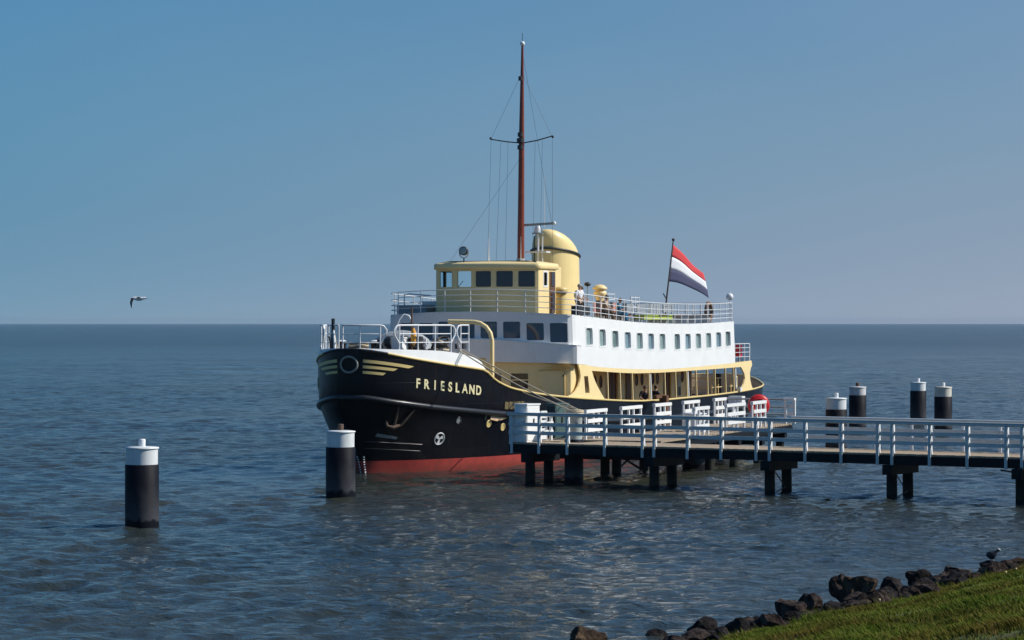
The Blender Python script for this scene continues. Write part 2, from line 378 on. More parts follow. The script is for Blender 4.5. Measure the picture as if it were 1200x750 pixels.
# ---- hull shell
hb = MB(); NS = 150
levels = [('z', -.7), ('z', 0), ('z', .25), ('z', .47), ('s', .35), ('s', .6), ('s', .82), ('s', 1.0), ('r', .33), ('r', .66), ('r', 1.0)]
rows = []
for kind, t in levels:
    row = []
    zst = {'z': t, 's': .47 + (2.88 - .47) * t, 'r': 2.88 + (4.62 - 2.88) * t}[kind]
    u0 = stem(max(zst, 0)) if zst > 0 else 0
    u1 = -46.4 if kind != 'z' else -44.6 - .6 * max(t, 0)
    if kind == 's': u1 = -45.2 - 1.2 * t
    for u in stations(u0, u1, NS):
        zs = ip(ZS, u); zr = ip(ZR, u)
        z = {'z': t, 's': .47 + (zs - .47) * t, 'r': zs + (zr - zs) * t}[kind]
        b = breadth(u, z) if kind != 'z' or t >= 0 else breadth(u, 0) * .9
        if u == u0 or u == u1: b = 0.0
        row.append((u, b, z))
    rows.append(row)
for side in (1, -1):
    for k in range(len(rows) - 1):
        vs = [(u, side * b, z) for u, b, z in rows[k]] + [(u, side * b, z) for u, b, z in rows[k + 1]]
        n = NS + 1
        fs = [((i, i + 1, n + i + 1, n + i) if side < 0 else (i, n + i, n + i + 1, i + 1)) for i in range(NS)]
        hb.add(vs, fs, 'hull_red' if k < 3 else 'hull_black', True)
hull = hb.build('hull', ship)
bm = bmesh.new(); bm.from_mesh(hull.data); bmesh.ops.remove_doubles(bm, verts=bm.verts, dist=.0008); bmesh.ops.recalc_face_normals(bm, faces=bm.faces); bm.to_mesh(hull.data); bm.free()
# ---- inner bulwark skin and decks
mat('tan_paint', (.62, .44, .28), .6, var=.2)
mat('deck_tan', (.34, .26, .18), .7, var=.25)
ib = MB()
us = stations(1.0, -46.2, 130)
def deck_z(u): return ip([(1.2, 4.30), (-3.9, 4.30), (-4.0, 2.2), (-6, 2.0), (-12, 1.65), (-20, 1.4), (-30, 1.38), (-46.4, 1.75)], u) if u > -3.95 or u < -4.3 else 2.2
fd = [u for u in us if u > -4.15] + [-4.15]
mat('vent_tan', (.16, .125, .06), .5)
def sheet(mb, ul, bf, zf, m, camber=0):
    vs = []
    for u in ul:
        b = max(bf(u), .01)
        for t in (-1, -.5, 0, .5, 1): vs.append((u, b * t, zf(u) + camber * (1 - t * t)))
    fs = [(i * 5 + j, (i + 1) * 5 + j, (i + 1) * 5 + j + 1, i * 5 + j + 1) for i in range(len(ul) - 1) for j in range(4)]
    mb.add(vs, fs, m)
mb = MB(); sheet(mb, fd, lambda u: ip(BR, u) - .1, lambda u: 4.26, 'deck_paint', .05)
mb.add([(-4.15, -3.3, 1.9), (-4.15, 3.3, 1.9), (-4.15, 3.3, 4.26), (-4.15, -3.3, 4.26)], [(0, 1, 2, 3)], 'yellow_paint'); mb.build('foredeck', ship)
mb = MB(); sheet(mb, [u for u in us if u < -4.2], lambda u: ip(BR, u) - .03, lambda u: deck_z(u), 'deck_tan', .03); mb.build('main_deck', ship)
mb = MB(); ul = [u for u in us if u < -4.2]
for side in (1, -1):
    vs = []
    for u in ul + [-46.25, -46.36]:
        sl_ = (ip(BR, u + .04) - ip(BR, u - .04)) / .08; nv = Vector((-sl_, 1)).normalized() * .09; b = max(ip(BR, u) - nv.y, .0); uu = u - nv.x
        vs += [(uu, side * b, deck_z(u)), (uu, side * b, ip(ZR, u) - .02)]
    mb.add(vs, [(2 * i, 2 * i + 2, 2 * i + 3, 2 * i + 1) for i in range(len(ul) + 1)], 'tan_paint', True)
mb.build('inner_bulwark', ship)
# ---- rails that follow the hull: gold edge, rub strakes
def follow(name, u0, u1, N, zf, off, r, m, sides=(1, -1), seg=8, stemjoin=False):
    for sd in ([0] if stemjoin else sides):
        pts = []
        if stemjoin:
            a = stations(u0, u1, N)
            pts = [Vector((u, -max(ip(BR, u) if zf is zrim else breadth(u, zf(u)), 0) - (off if u < u0 - .02 else 0), zf(u))) for u in a[::-1]]
            pts += [Vector((p.x, -p.y, p.z)) for p in pts[::-1][1:]]
        else:
            pts = [hp(u, zf(u), off, sd) for u in stations(u0, u1, N)]
        mb = MB(); mb.tube(pts, r, m, seg); mb.build(name, ship)
def zrim(u): return ip(ZR, u)
follow('gold_edge', .62, -46.3, 130, zrim, .01, .05, 'gold_paint', seg=6)
follow('bow_edge', 1.25, .62, 20, zrim, .01, .05, 'strake_black', stemjoin=True, seg=6)
follow('rubbing_strake', 1.13, -45.9, 120, lambda u: ip(ZS, u) - .02, .02, .105, 'strake_black', stemjoin=True)
for z0 in (1.17, .93): follow('rubbing_strake', stem(z0) - .05, -1.45, 20, lambda u: z0 - .02 * u * 0 + (u) * .09, .0, .022, 'strake_black', sides=(1, -1), seg=6)
# ---- white bulwark above the gold edge, from the stem to the step
ZWT = [(1.25,4.66),(.75,4.63),(.0,4.60),(-1.0,4.57),(-1.85,4.52),(-3.0,4.36),(-3.6,4.20),(-3.95,3.98),(-4.1,3.72)]
mb = MB()
for side in (1, -1):
    mb = MB(); ul = stations(1.2, -4.08, 40)
    o = []; 
    for u in ul:
        b = max(ip(BR, u), .05); zb = zrim(u) + .03; zt = max(ip(ZWT, u), zb + .01)
        o += [(u, side * b, zb), (u, side * (b - .05), zt), (u, side * (max(b - .2, .01)), zt - .01), (u, side * (max(b - .2, .01)), 4.2 if zt > 4.25 else zb)]
    for i in range(len(ul) - 1):
        for j in range(3):
            a = i * 4 + j; mb.add([o[a], o[a + 4], o[a + 5], o[a + 1]], [(0, 1, 2, 3)], 'white_paint', False)
    mb.build('white_bulwark', ship)
# ---- name on the bow, mapped to the plating
def arc_u(u0, dist, z):
    u = u0; d = 0
    while d < dist: 
        st = .02; b0 = breadth(u, z); b1 = breadth(u - st, z); d += math.hypot(st, b1 - b0); u -= st
    return u
def letter(ch, x0, side):
    cu = bpy.data.curves.new('name_letter', 'FONT'); cu.body = ch; cu.size = .49; cu.offset = .013; cu.extrude = .012; cu.resolution_u = 4
    ob = bpy.data.objects.new('tmp', cu); C.objects.link(ob)
    bpy.context.view_layer.update(); dg = bpy.context.evaluated_depsgraph_get()
    me = bpy.data.meshes.new_from_object(ob.evaluated_get(dg)); bpy.data.objects.remove(ob)
    b2 = bmesh.new(); b2.from_mesh(me); bmesh.ops.triangulate(b2, faces=b2.faces)
    xs = [v.co.x for v in b2.verts]; w = max(xs) - min(xs); mx = (max(xs) + min(xs)) / 2
    for v in b2.verts:
        x = (v.co.x - mx) * .93; z0 = v.co.y; off = .022 + v.co.z
        X = x0 + (x if side > 0 else -x)
        u = arc_u(-.36, X, 3.2) if X > 0 else -.36 - X * .75
        zz = 3.20 + (u + .36) * .104 + z0
        v.co = hp(u, zz, off, side)
    b2.to_mesh(me); b2.free(); me.materials.clear(); me.materials.append(M['letter_paint'])
    o = bpy.data.objects.new('name_letter', me); C.objects.link(o); o.parent = ship
word = 'FRIESLAND'; step = 3.62 / 8.75
xs = []
for i, ch in enumerate(word): xs.append(.13 + i * step)
for i, ch in enumerate(word):
    letter(ch, xs[i], 1); letter(ch, xs[8 - i], -1)
# ---- ring on the stem and the three stripes to either side
mb = MB(); pts = []
for k in range(40):
    a = 2 * math.pi * k / 40; y = .33 * math.cos(a); z = 4.06 + .29 * math.sin(a)
    # wrap round the blunt stem
    lo, hi = 1.25, .6
    for _ in range(25):
        mid = (lo + hi) / 2
        if breadth(mid, z) < abs(y): lo = mid
        else: hi = mid
    pts.append((hi + .03, y, z))
mb.tube(pts, .042, 'ring_grey', 8, closed=True); mb.build('bow_ring', ship)
def strip(name, ua, ub, za, zb, th, m, side, N=24, off=.02):
    mb = MB(); vs = []
    for i in range(N + 1):
        t = i / N; u = ua + (ub - ua) * (t ** 1.4); zc = za + (zb - za) * ((u - ua) / (ub - ua)); e = th / 2 * (1 if t < .86 else 1.0)
        tip = th * .9 * max(0, (t - .9) / .1)
        for zz_, oo in ((zc - e + tip, 0), (zc - e + tip, off), (zc + e, off), (zc + e, 0)): vs.append(hp(u, zz_, oo, side))
    fs = [(i * 4 + j, i * 4 + (j + 1) % 4, i * 4 + 4 + (j + 1) % 4, i * 4 + 4 + j) for i in range(N) for j in range(4)] + [(0, 1, 2, 3), (N * 4 + 3, N * 4 + 2, N * 4 + 1, N * 4)]
    mb.add(vs, fs, m); mb.build(name, ship)
for side in (1, -1):
    strip('bow_stripe', 1.14, -.27, 4.19, 3.93, .115, 'gold_paint', side)
    strip('bow_stripe', 1.14, .32, 3.98, 3.85, .105, 'gold_paint', side)
    strip('bow_stripe', 1.14, .66, 3.78, 3.70, .10, 'gold_paint', side)
# ---- portholes, thruster mark, anchor, vents, draft marks
def disc(name, u, z, r, m, ring, side=1):
    mb = MB(); c = hp(u, z, .0, side); n = (hp(u, z, .1, side) - c).normalized(); q = n.to_track_quat('Z', 'Y').to_matrix()
    mb.lathe([(r * 1.0, -.03), (r, .03), (r * .8, .035), (r * .78, .015)], c, ring, 18, mtx=q)
    mb.lathe([(r * .76, -.01), (r * .7, .02)], c, m, 18, mtx=q); mb.build(name, ship)
for side in (1, -1):
    for i, (u, z) in enumerate([(-2.68, 1.92), (-4.43, 1.74), (-5.37, 1.58), (-7.2, 1.36), (-9.0, 1.22), (-11, 1.1)]): disc('porthole', u, z, .15, 'grey_paint' if i == 0 else 'gold_paint', 'strake_black' if i == 0 else 'gold_paint', side)
mb = MB(); c = hp(-2.07, 1.25, .01); n = (hp(-2.07, 1.25, .1) - c).normalized(); q = n.to_track_quat('Z', 'Y').to_matrix()
mb.tube([c + q @ Vector((.23 * math.cos(a), .23 * math.sin(a), .01)) for a in [2 * math.pi * k / 28 for k in range(28)]], .024, 'white_paint', 6, closed=True)
for k in range(3):
    a = 2.1 * k + .5; q2 = q @ Matrix.Rotation(a, 3, 'Z')
    mb.add([c + q2 @ Vector(p) for p in ((-.03, 0, .015), (.16, -.09, .015), (.21, .0, .015), (.16, .06, .015), (.03, .04, .015))], [(0, 1, 2, 3, 4)], 'white_paint')
mb.build('thruster_mark', ship)
mb = MB()   # anchor housed in the bow
a0 = hp(-.02, 1.86, .05)
mb.tube([hp(-.06, 1.85, .07), hp(.12, 2.38, .04), hp(.16, 2.5, .0)], [.06, .045, .035], 'rust_metal', 8)
mb.tube([hp(.16, 1.83, .09), hp(-.05, 1.78, .12), hp(-.28, 1.86, .09)], [.045, .09, .045], 'rust_metal', 8)
mb.tube([hp(.16, 1.83, .09), hp(.24, 1.93, .08), hp(.28, 2.02, .06)], [.07, .06, .02], 'rust_metal', 8)
mb.tube([hp(-.25, 1.84, .10), hp(-.33, 2.1, .09), hp(-.45, 2.42, .05)], [.05, .045, .02], 'rust_metal', 8)
mb.build('anchor', ship)
mb = MB(); vs = []
for u, z in ((.26, 1.40), (-.46, 1.27), (-.46, 1.36), (-.12, 1.44), (.26, 1.52)): vs.append(hp(u, z, .02))
mb.add(vs, [(0, 1, 2, 3, 4)], 'grey_paint'); mb.build('bow_plate', ship)
for k in range(5):
    u = -5.28 - k * .3; mb = MB(); mb.hexa([hp(u, 2.28, .0), hp(u - .25, 2.26, .0), hp(u - .25, 2.26, .03), hp(u, 2.28, .03), hp(u, 2.56, .0), hp(u - .25, 2.54, .0), hp(u - .25, 2.54, .03), hp(u, 2.56, .03)], 'vent_tan'); mb.build('vent_slat', ship)
for k in range(7):
    z = .06 + k * .095; mb = MB(); u = stem(z) - .06
    for side in (1, -1): 
        c = hp(u, z, .008, side); mb.box(c, (.05, .05, .04 if k % 2 else .055), 'white_paint', rot=side * .9)
    mb.build('draft_mark', ship)
for side in (1, -1):   # overboard pipe streak lines / freeing port
    mb = MB(); mb.hexa([hp(-7.7, 2.2, 0, side), hp(-7.95, 2.2, 0, side), hp(-7.95, 2.2, .03, side), hp(-7.7, 2.2, .03, side), hp(-7.7, 2.38, 0, side), hp(-7.95, 2.38, 0, side), hp(-7.95, 2.38, .03, side), hp(-7.7, 2.38, .03, side)], 'dark_metal'); mb.build('freeing_port', ship)

# ---- walls that follow a plan curve, with real openings
class Path:
    def __init__(s, pts):
        s.p = [Vector((a, b)) for a, b in pts]; s.d = [0]
        for i in range(1, len(s.p)): s.d.append(s.d[-1] + (s.p[i] - s.p[i - 1]).length)
        s.L = s.d[-1]
    def at(s, t):
        t = max(0, min(s.L, t)); i = 1
        while i < len(s.d) - 1 and s.d[i] < t: i += 1
        a = (t - s.d[i - 1]) / max(s.d[i] - s.d[i - 1], 1e-9); return s.p[i - 1].lerp(s.p[i], a)
    def nrm(s, t):   # outward: left-hand rule for paths that run starboard aft -> bow -> port aft
        e = .03; a = s.at(t - e); b = s.at(t + e); d = (b - a).normalized(); return Vector((d.y, -d.x))
    def s_of(s, axis, val, lo=0, hi=None):
        best = None
        for i in range(2001):
            t = lo + ((hi or s.L) - lo) * i / 2000; e = abs(s.at(t)[axis] - val)
            if best is None or e < best[0]: best = (e, t)
        return best[1]
def wpt(path, t, z, off, tumble=0):
    p = path.at(t); n = path.nrm(t); q = p + n * off
    # outward normal points away from the house centre
    return Vector((q.x, q.y * (1 - tumble * (z - 2.3) / 4.2), z))
def wall(mb, path, s0, s1, zb, zt, wins, m, th=.08, ds=.35, tumble=0, cuts=()):
    """zb, zt: functions of s; wins: (sa, sb, za, zb)"""
    br = {s0, s1}
    for w in wins: br |= {w[0], w[1]}
    br |= set(cuts)
    x = sorted(b for b in br if s0 - 1e-6 <= b <= s1 + 1e-6); full = []
    for a, b in zip(x[:-1], x[1:]):
        n = max(1, int(math.ceil((b - a) / ds))); full += [a + (b - a) * k / n for k in range(n)]
    full.append(x[-1])
    for a, b in zip(full[:-1], full[1:]):
        mid = (a + b) / 2; w = [q for q in wins if q[0] < mid < q[1]]
        segs = [(zb(a), zt(a), zb(b), zt(b))] if not w else [(zb(a), w[0][2], zb(b), w[0][2]), (w[0][3], zt(a), w[0][3], zt(b))]
        for za0, za1, zb0, zb1 in segs:
            P = [wpt(path, a, za0, 0, tumble), wpt(path, b, zb0, 0, tumble), wpt(path, b, zb0, -th, tumble), wpt(path, a, za0, -th, tumble),
                 wpt(path, a, za1, 0, tumble), wpt(path, b, zb1, 0, tumble), wpt(path, b, zb1, -th, tumble), wpt(path, a, za1, -th, tumble)]
            mb.hexa(P, m)
def window(path, sa, sb, za, zb, frame_m, glass_m, parent, tumble=0, r=.1, proud=.012, fw=.03, recess=.045, name='window', slope=0):
    """rounded frame (a part) with its pane (a sub-part)"""
    rr = []
    def loop(sa, sb, za, zb, r, n=5):
        out = []
        for cx, cz, a0 in ((sb - r, za + r, -90), (sb - r, zb - r, 0), (sa + r, zb - r, 90), (sa + r, za + r, 180)):
            for k in range(n + 1): a = R(a0 + 90 * k / n); out.append((cx + r * math.cos(a), cz + r * math.sin(a)))
        return out
    inner = loop(sa + fw, sb - fw, za + fw, zb - fw, r); outer = loop(sa - .02, sb + .02, za - .02, zb + .02, .02)
    N = len(inner); f = lambda s, z, o: wpt(path, s, z + slope * (s - sa), o, tumble)
    vs = [f(s, z, proud) for s, z in outer] + [f(s, z, proud) for s, z in inner] + [f(s, z, -recess - .02) for s, z in inner] + [f(s, z, .001) for s, z in outer]
    fs = []
    for i in range(N):
        j = (i + 1) % N; fs += [(i, j, N + j, N + i), (N + i, N + j, 2 * N + j, 2 * N + i), (i, 3 * N + i, 3 * N + j, j)]
    mb = MB(); mb.add(vs, fs, frame_m); fo = mb.build(name, parent)
    g = MB(); gi = loop(sa + fw * .5, sb - fw * .5, za + fw * .5, zb - fw * .5, r)
    vs = [f(s, z, -recess) for s, z in gi] + [f(s, z, -recess - .012) for s, z in gi]
    g.add(vs, [tuple(range(N)), tuple(range(2 * N - 1, N - 1, -1))] + [(i, N + i, N + (i + 1) % N, (i + 1) % N) for i in range(N)], glass_m); g.build('pane', fo)
    return fo
def plan(uc, bulge_r, vflat, vside, uaft, rc, N=26, voff=0):
    """starboard aft -> round the front -> port aft ; uc: apex u"""
    half = []
    for i in range(N + 1): v = vflat * i / N; half.append((uc - v * v / (2 * bulge_r), v))
    us_ = half[-1][0]; dv = vside - vflat; sl = vflat / bulge_r
    for k in range(1, 11):
        a = R(90 * k / 10); half.append((us_ - rc * (1 - math.cos(a)) - sl * dv * math.sin(a) * .6, vflat + dv * math.sin(a)))
    port = half + [(uaft, vside)]
    # spacing of long straight: subdivide
    a = half[-1]; port = half + [(a[0] + (uaft - a[0]) * k / 30, vside) for k in range(1, 31)]
    return Path([(u, -v + voff) for u, v in port[::-1][:-1]] + [(u, v + voff) for u, v in port])
TB = .036
P1 = plan(-11.1, 12, 3.85, 4.2, -35.2, .3)
zt1 = lambda s: ip(ZTOP, P1.at(s).x)
ZWB = [(-11,4.0),(-12.3,3.93),(-14.8,3.75),(-21.7,3.54),(-26.8,3.53),(-35.5,3.65),(-38.2,3.72)]
zb1 = lambda s: ip(ZWB, P1.at(s).x)
wins = []
mid = P1.s_of(1, 0.0, P1.L * .35, P1.L * .65)
fw_ = []
for vc in (3.62, 2.67, 1.69, .70, -.29, -1.27, -2.24, -3.2):
    s_ = P1.s_of(1, vc, P1.L * .35, P1.L * .65)
    zl = 4.98 if abs(vc) < 2 else (4.90 if abs(vc) < 3 else 4.82)
    fw_.append((s_ - .385, s_ + .385, zl - .04, 5.66 if abs(vc) < 2 else 5.60))
side_w = []
sp_ = lambda u, port=True: P1.s_of(0, u, P1.L * .6, P1.L) if port else P1.s_of(0, u, 0, P1.L * .4)
WL = [-13.35, -15.02, -16.68, -18.36, -20.0, -21.6, -23.25, -25.46, -27.12, -28.77, -30.41, -32.08, -33.68]
for port in (True, False):
    for u in WL:
        a, b = sorted((sp_(u, port), sp_(u - .86, port))); zc = ip(ZTOP, u - .4)
        side_w.append((a, b, zc - 1.21, zc - .44))
mb = MB(); wall(mb, P1, 0, P1.L, zb1, zt1, sorted(fw_ + side_w), 'white_paint', .09, .22, TB)
# aft wall of the saloon
mb.box((-35.2, 0, 4.62), (.08, 8.05, 2.0), 'white_paint')
mb.build('saloon_wall', ship)
for w in fw_: window(P1, *w, 'white_paint', 'glass_dark', ship, TB, r=.06, fw=.02)
for k, w in enumerate(side_w): window(P1, *w, 'white_paint', ('glass_pale', 'glass_pale', 'glass_pale_dim', 'glass_pale_blue', 'glass_pale', 'glass_pale_blue', 'glass_pale', 'glass_pale_dim', 'glass_pale_blue', 'glass_pale', 'glass_pale', 'glass_pale_blue', 'glass_pale_dim')[k % 13], ship, TB, r=.12, fw=.03, recess=.10)
# yellow band under the white side, front (in way of the lower fascia) and sides
ZO = [(-11,3.7),(-13.9,3.61),(-19.9,3.40),(-26.8,3.38),(-36.4,3.43),(-38.2,3.46)]
def side_plate(name, outline, m, sides=(1, -1), th=.07, holes=()):
    """flat plating in the (u,z) plane bent to the tumblehome; outline ccw seen from port"""
    for sd in sides:
        b2 = bmesh.new(); vs = [b2.verts.new((u, 0, z)) for u, z in outline]; es = [b2.edges.new((vs[i], vs[(i + 1) % len(vs)])) for i in range(len(vs))]
        for h_ in holes:
            hv = [b2.verts.new((u, 0, z)) for u, z in h_]; es += [b2.edges.new((hv[i], hv[(i + 1) % len(hv)])) for i in range(len(hv))]
        bmesh.ops.triangle_fill(b2, edges=es, use_beauty=True)
        fr = list(b2.faces); ret = bmesh.ops.extrude_face_region(b2, geom=fr)
        ex = [g for g in ret['geom'] if isinstance(g, bmesh.types.BMVert)]
        exs = set(ex)
        for v in b2.verts:
            y = 4.2 * (1 - TB * (v.co.z - 2.3) / 4.2) - (th if v in exs else 0); v.co.y = y * sd
        bmesh.ops.recalc_face_normals(b2, faces=b2.faces)
        me = bpy.data.meshes.new(name); b2.to_mesh(me); b2.free(); me.materials.append(M[m]); o = bpy.data.objects.new(name, me); C.objects.link(o); o.parent = ship
def zrm(u): return ip(ZR, u) + .02
fwd = [(-12.28, 3.92), (-12.5, 3.6), (-12.55, 3.4), (-12.45, 3.2), (-12.25, 3.0), (-11.9, 2.82), (-11.4, 2.69), (-10.9, zrm(-10.9))]
aft = [(-15.5, zrm(-15.5)), (-15.1, 2.62), (-14.75, 2.85), (-14.4, 3.1), (-14.1, 3.4), (-13.97, 3.58)]
top_ = [(u, ip(ZWB, u) + .0) for u in (-38.1, -35, -32, -29, -26.8, -24, -21.7, -19, -17, -14.8, -13.5)]
bot_ = [(u, ip(ZO, u)) for u in (-13.97, -16, -18, -19.9, -23, -26.8, -30, -33, -36.2)]
aftcol = [(-36.35, 3.35), (-36.75, 3.1), (-36.85, 2.85), (-36.6, 2.6), (-36.2, 2.4), (-35.9, zrm(-35.9)), (-38.2, zrm(-38.2)), (-37.95, 2.5), (-37.75, 2.8), (-37.75, 3.1), (-37.95, 3.35), (-38.2, 3.5)]
side_plate('yellow_side_plate', fwd + aft + bot_ + aftcol + top_, 'yellow_paint', holes=[[(-13.05, 2.72), (-13.6, 2.70), (-13.45, 3.40), (-12.95, 3.40)]])
for sd in (1, -1):
    mb = MB(); y = sd * 4.12; mb.bar((-13.3, y, 2.7), (-13.2, y, 3.42), .05, .05, 'brown_wood'); mb.build('slot_post', ship)
# ---- front lower fascia: bowed apron below the window ledge, then the recessed yellow front
P2 = plan(-10.85, 9, 4.15, 4.27, -12.3, .1)
zl2 = lambda s: ip([(-10.6, 4.97), (-10.85, 4.93), (-11.15, 4.80), (-11.9, 4.68), (-12.4, 4.62)], P2.at(s).x)
mb = MB(); wall(mb, P2, 0, P2.L, lambda s: 4.0 - .07 * max(0, (-10.8 - P2.at(s).x)), zl2, [], 'white_paint', .07, .15)
n_ = 60
vs = []
for i in range(n_ + 1):
    s_ = P2.L * i / n_; a = wpt(P2, s_, zl2(s_) + .002, .02); c = P2.at(s_); vs += [a, Vector((min(a.x - .35, a.x - .35), a.y * .94, a.z + .0))]
mb.add(vs, [(2 * i, 2 * i + 1, 2 * i + 3, 2 * i + 2) for i in range(n_)], 'white_paint'); mb.build('front_apron', ship)
P3 = plan(-11.05, 9, 3.9, 3.98, -13.0, .1)
zb3 = lambda s: 1.9
lw = []
for v0, v1, z0, z1 in ((.78, 1.26, 3.0, 3.56), (1.58, 2.34, 2.88, 3.56)):
    lw.append((P3.s_of(1, v0, P3.L * .14, P3.L * .86), P3.s_of(1, v1, P3.L * .14, P3.L * .86), z0, z1))
mb = MB(); wall(mb, P3, 0, P3.L, zb3, lambda s: 4.02, lw, 'yellow_paint', .07, .16); mb.build('front_wall', ship)
for w in lw:
    fo = window(P3, *w, 'yellow_paint', 'glass_black', ship, 0, r=.05, fw=.03)
mb = MB(); a, b, z0, z1 = lw[1]; mb.hexa([wpt(P3, a, 3.24, .0), wpt(P3, b, 3.24, .0), wpt(P3, b, 3.24, .025), wpt(P3, a, 3.24, .025), wpt(P3, a, 3.29, .0), wpt(P3, b, 3.29, .0), wpt(P3, b, 3.29, .025), wpt(P3, a, 3.29, .025)], 'yellow_paint'); mb.build('mullion', fo)
# door in the front wall
sa, sb = P3.s_of(1, 2.72, P3.L * .14, P3.L * .87), P3.s_of(1, 3.78, P3.L * .14, P3.L * .87)
mb = MB(); K = 8
for i in range(K):
    a = sa + (sb - sa) * i / K; b = sa + (sb - sa) * (i + 1) / K
    mb.hexa([wpt(P3, a, 2.45, .0), wpt(P3, b, 2.45, .0), wpt(P3, b, 2.45, .035), wpt(P3, a, 2.45, .035), wpt(P3, a, 3.62, .0), wpt(P3, b, 3.62, .0), wpt(P3, b, 3.62, .035), wpt(P3, a, 3.62, .035)], 'yellow_paint')
dr = mb.build('door', ship)
mb = MB(); mb.tube([wpt(P3, sa, 3.62, .03)] + [wpt(P3, sa + (sb - sa) * k / 6, 3.67, .05) for k in range(1, 6)] + [wpt(P3, sb, 3.62, .05), wpt(P3, sb, 3.0, .05), wpt(P3, sb, 2.5, .05)], .028, 'gold_paint', 6); mb.build('door_frame', dr)
mb = MB(); mb.ball(wpt(P3, sa + .08, 3.0, .06), .035, 'gold_paint', 8); mb.ball(wpt(P3, sb - .04, 3.45, .07), .045, 'dark_metal', 8); mb.build('door_handle', dr)
# ---- inner deckhouse seen through the open side, with its doors and arched windows
def inner(sd):
    y = 2.35 * sd
    mb = MB(); wtab = lambda u: (deck_z(u) - .02, ip(ZO, u) + .12)
    seg = [(-12.6, -21.0, 'y'), (-22.7, -29.3, 'y'), (-30.6, -33.9, 'y')]
    for a, b, _ in seg:
        n = max(1, int((a - b) / 1.2))
        for i in range(n):
            u0 = a + (b - a) * i / n; u1 = a + (b - a) * (i + 1) / n
            mb.hexa([(u0, y, wtab(u0)[0]), (u1, y, wtab(u1)[0]), (u1, y - .07 * sd, wtab(u1)[0]), (u0, y - .07 * sd, wtab(u0)[0]), (u0, y, wtab(u0)[1]), (u1, y, wtab(u1)[1]), (u1, y - .07 * sd, wtab(u1)[1]), (u0, y - .07 * sd, wtab(u0)[1])], 'yellow_paint')
        mb.build('deckhouse_wall', ship); mb = MB()
    if sd > 0: mb.box((-33.86, 0, 2.5), (.07, 4.7, 2.3), 'yellow_paint'); mb.build('deckhouse_wall', ship)
    for u0, u1 in ((-21.0, -22.7), (-29.3, -30.6)):
        mb = MB(); mb.box(((u0 + u1) / 2, y - .12 * sd, 2.45), (u0 - u1, .05, 2.1), 'brown_wood')
        for k in range(1, 3): mb.box((u0 + (u1 - u0) * k / 3, y - .09 * sd, 2.45), (.05, .03, 2.1), 'dark_brown')
        mb.build('wood_door', ship)
    mb = MB(); mb.box((-24.2, y + .03 * sd, 2.5), (.9, .04, 1.9), 'brown_wood'); mb.box((-33.3, y + .03 * sd, 2.5), (.6, .04, 1.9), 'brown_wood'); mb.build('wood_door', ship)
    for u in (-18.6, -19.5, -20.3, -25.3, -26.1, -27.7, -28.4, -32.3):
        zc = ip(ZO, u) - .38; mb = MB(); pts = []
        for k in range(16):
            a = 2 * math.pi * k / 16; pts.append((u + .15 * math.cos(a), y + .02 * sd, zc + .26 * math.sin(a)))
        mb.tube(pts, .025, 'brown_wood', 6, closed=True); fo = mb.build('arched_window', ship)
        mb = MB(); mb.add([(p[0], y + .012 * sd, p[2]) for p in pts], [tuple(range(16))], 'glass_black'); mb.build('pane', fo)
    mb = MB(); mb.box((-31.6, y + .05 * sd, 2.6), (.5, .08, 1.0), 'cabinet_grey'); mb.box((-31.6, y + .1 * sd, 2.35), (.3, .03, .4), 'dark_metal'); mb.build('notice_board', ship)
inner(1); inner(-1)
# upper deck floor seen from below & top deck
ul = [-11.5 - k * 1.335 for k in range(21)]
mb = MB(); 
vs = []
for u in ul: vs += [(u, -4.02, ip(ZWB, u) - .06), (u, 4.02, ip(ZWB, u) - .06), (u, -4.02, ip(ZO, u) + .10), (u, 4.02, ip(ZO, u) + .10)]
fs = []
for i in range(len(ul) - 1):
    a = 4 * i; fs += [(a, a + 4, a + 5, a + 1), (a + 2, a + 3, a + 7, a + 6)]
mb.add(vs, fs, 'yellow_paint'); mb.build('upper_deck', ship)
mb = MB(); ul = [-11.12, -11.2, -11.35, -11.55, -11.8] + [-12.5 - k * 1.06 for k in range(22)]
bt = lambda u: min(3.98, math.sqrt(max(0, (-11.1 - u) * 24)))
sheet(mb, ul, bt, lambda u: ip(ZTOP, u) - .06, 'deck_paint'); mb.build('top_deck', ship)
# ---- stanchions of the open side
for sd in (1, -1):
    for u in (-15.95, -17.6, -19.25, -21.6, -23.9, -25.5, -27.2, -28.7, -30.5, -31.75, -33.5, -34.9):
        mb = MB(); mb.bar((u, sd * 4.17, zrm(u)), (u, sd * 4.13, ip(ZO, u)), .06, .075, 'yellow_paint'); mb.build('stanchion', ship)
    for u in (-22.05, -27.65, -31.95, -35.5):
        mb = MB(); mb.tube([(u, sd * 4.1, zrm(u)), (u, sd * 4.05, ip(ZO, u))], .055, 'white_rail', 8); mb.build('pipe', ship)
# ---- generic railing: ship > railing > post, rail
def railing(pts_fn, n, base_z, heights, post_r=.02, rail_r=.016, m='white_rail', name='railing', top_r=None, every=1, lean=0):
    """pts_fn(t) -> (u,v), t in 0..1; base_z(u)"""
    P = [pts_fn(i / n) for i in range(n + 1)]
    o = None
    mb = MB(); H = heights[-1]
    fine = [pts_fn(i / (n * 3)) for i in range(n * 3 + 1)]
    mb.tube([(u, v, base_z(u) + H) for u, v in fine], top_r or rail_r * 1.25, m, 6); o = mb.build(name, ship)
    for h_ in heights[:-1]:
        mb = MB(); mb.tube([(u, v, base_z(u) + h_) for u, v in fine], rail_r, m, 6); mb.build('rail', o)
    pm = MB(); pm.tube([(0, 0, -.03), (0, 0, H)], post_r, m, 6); me = pm.mesh('post')
    for i in range(0, n + 1, every): inst('post', me, o, (P[i][0], P[i][1], base_z(P[i][0])))
    return o
PR = plan(-11.22, 12, 3.75, 4.08, -34.9, .3)
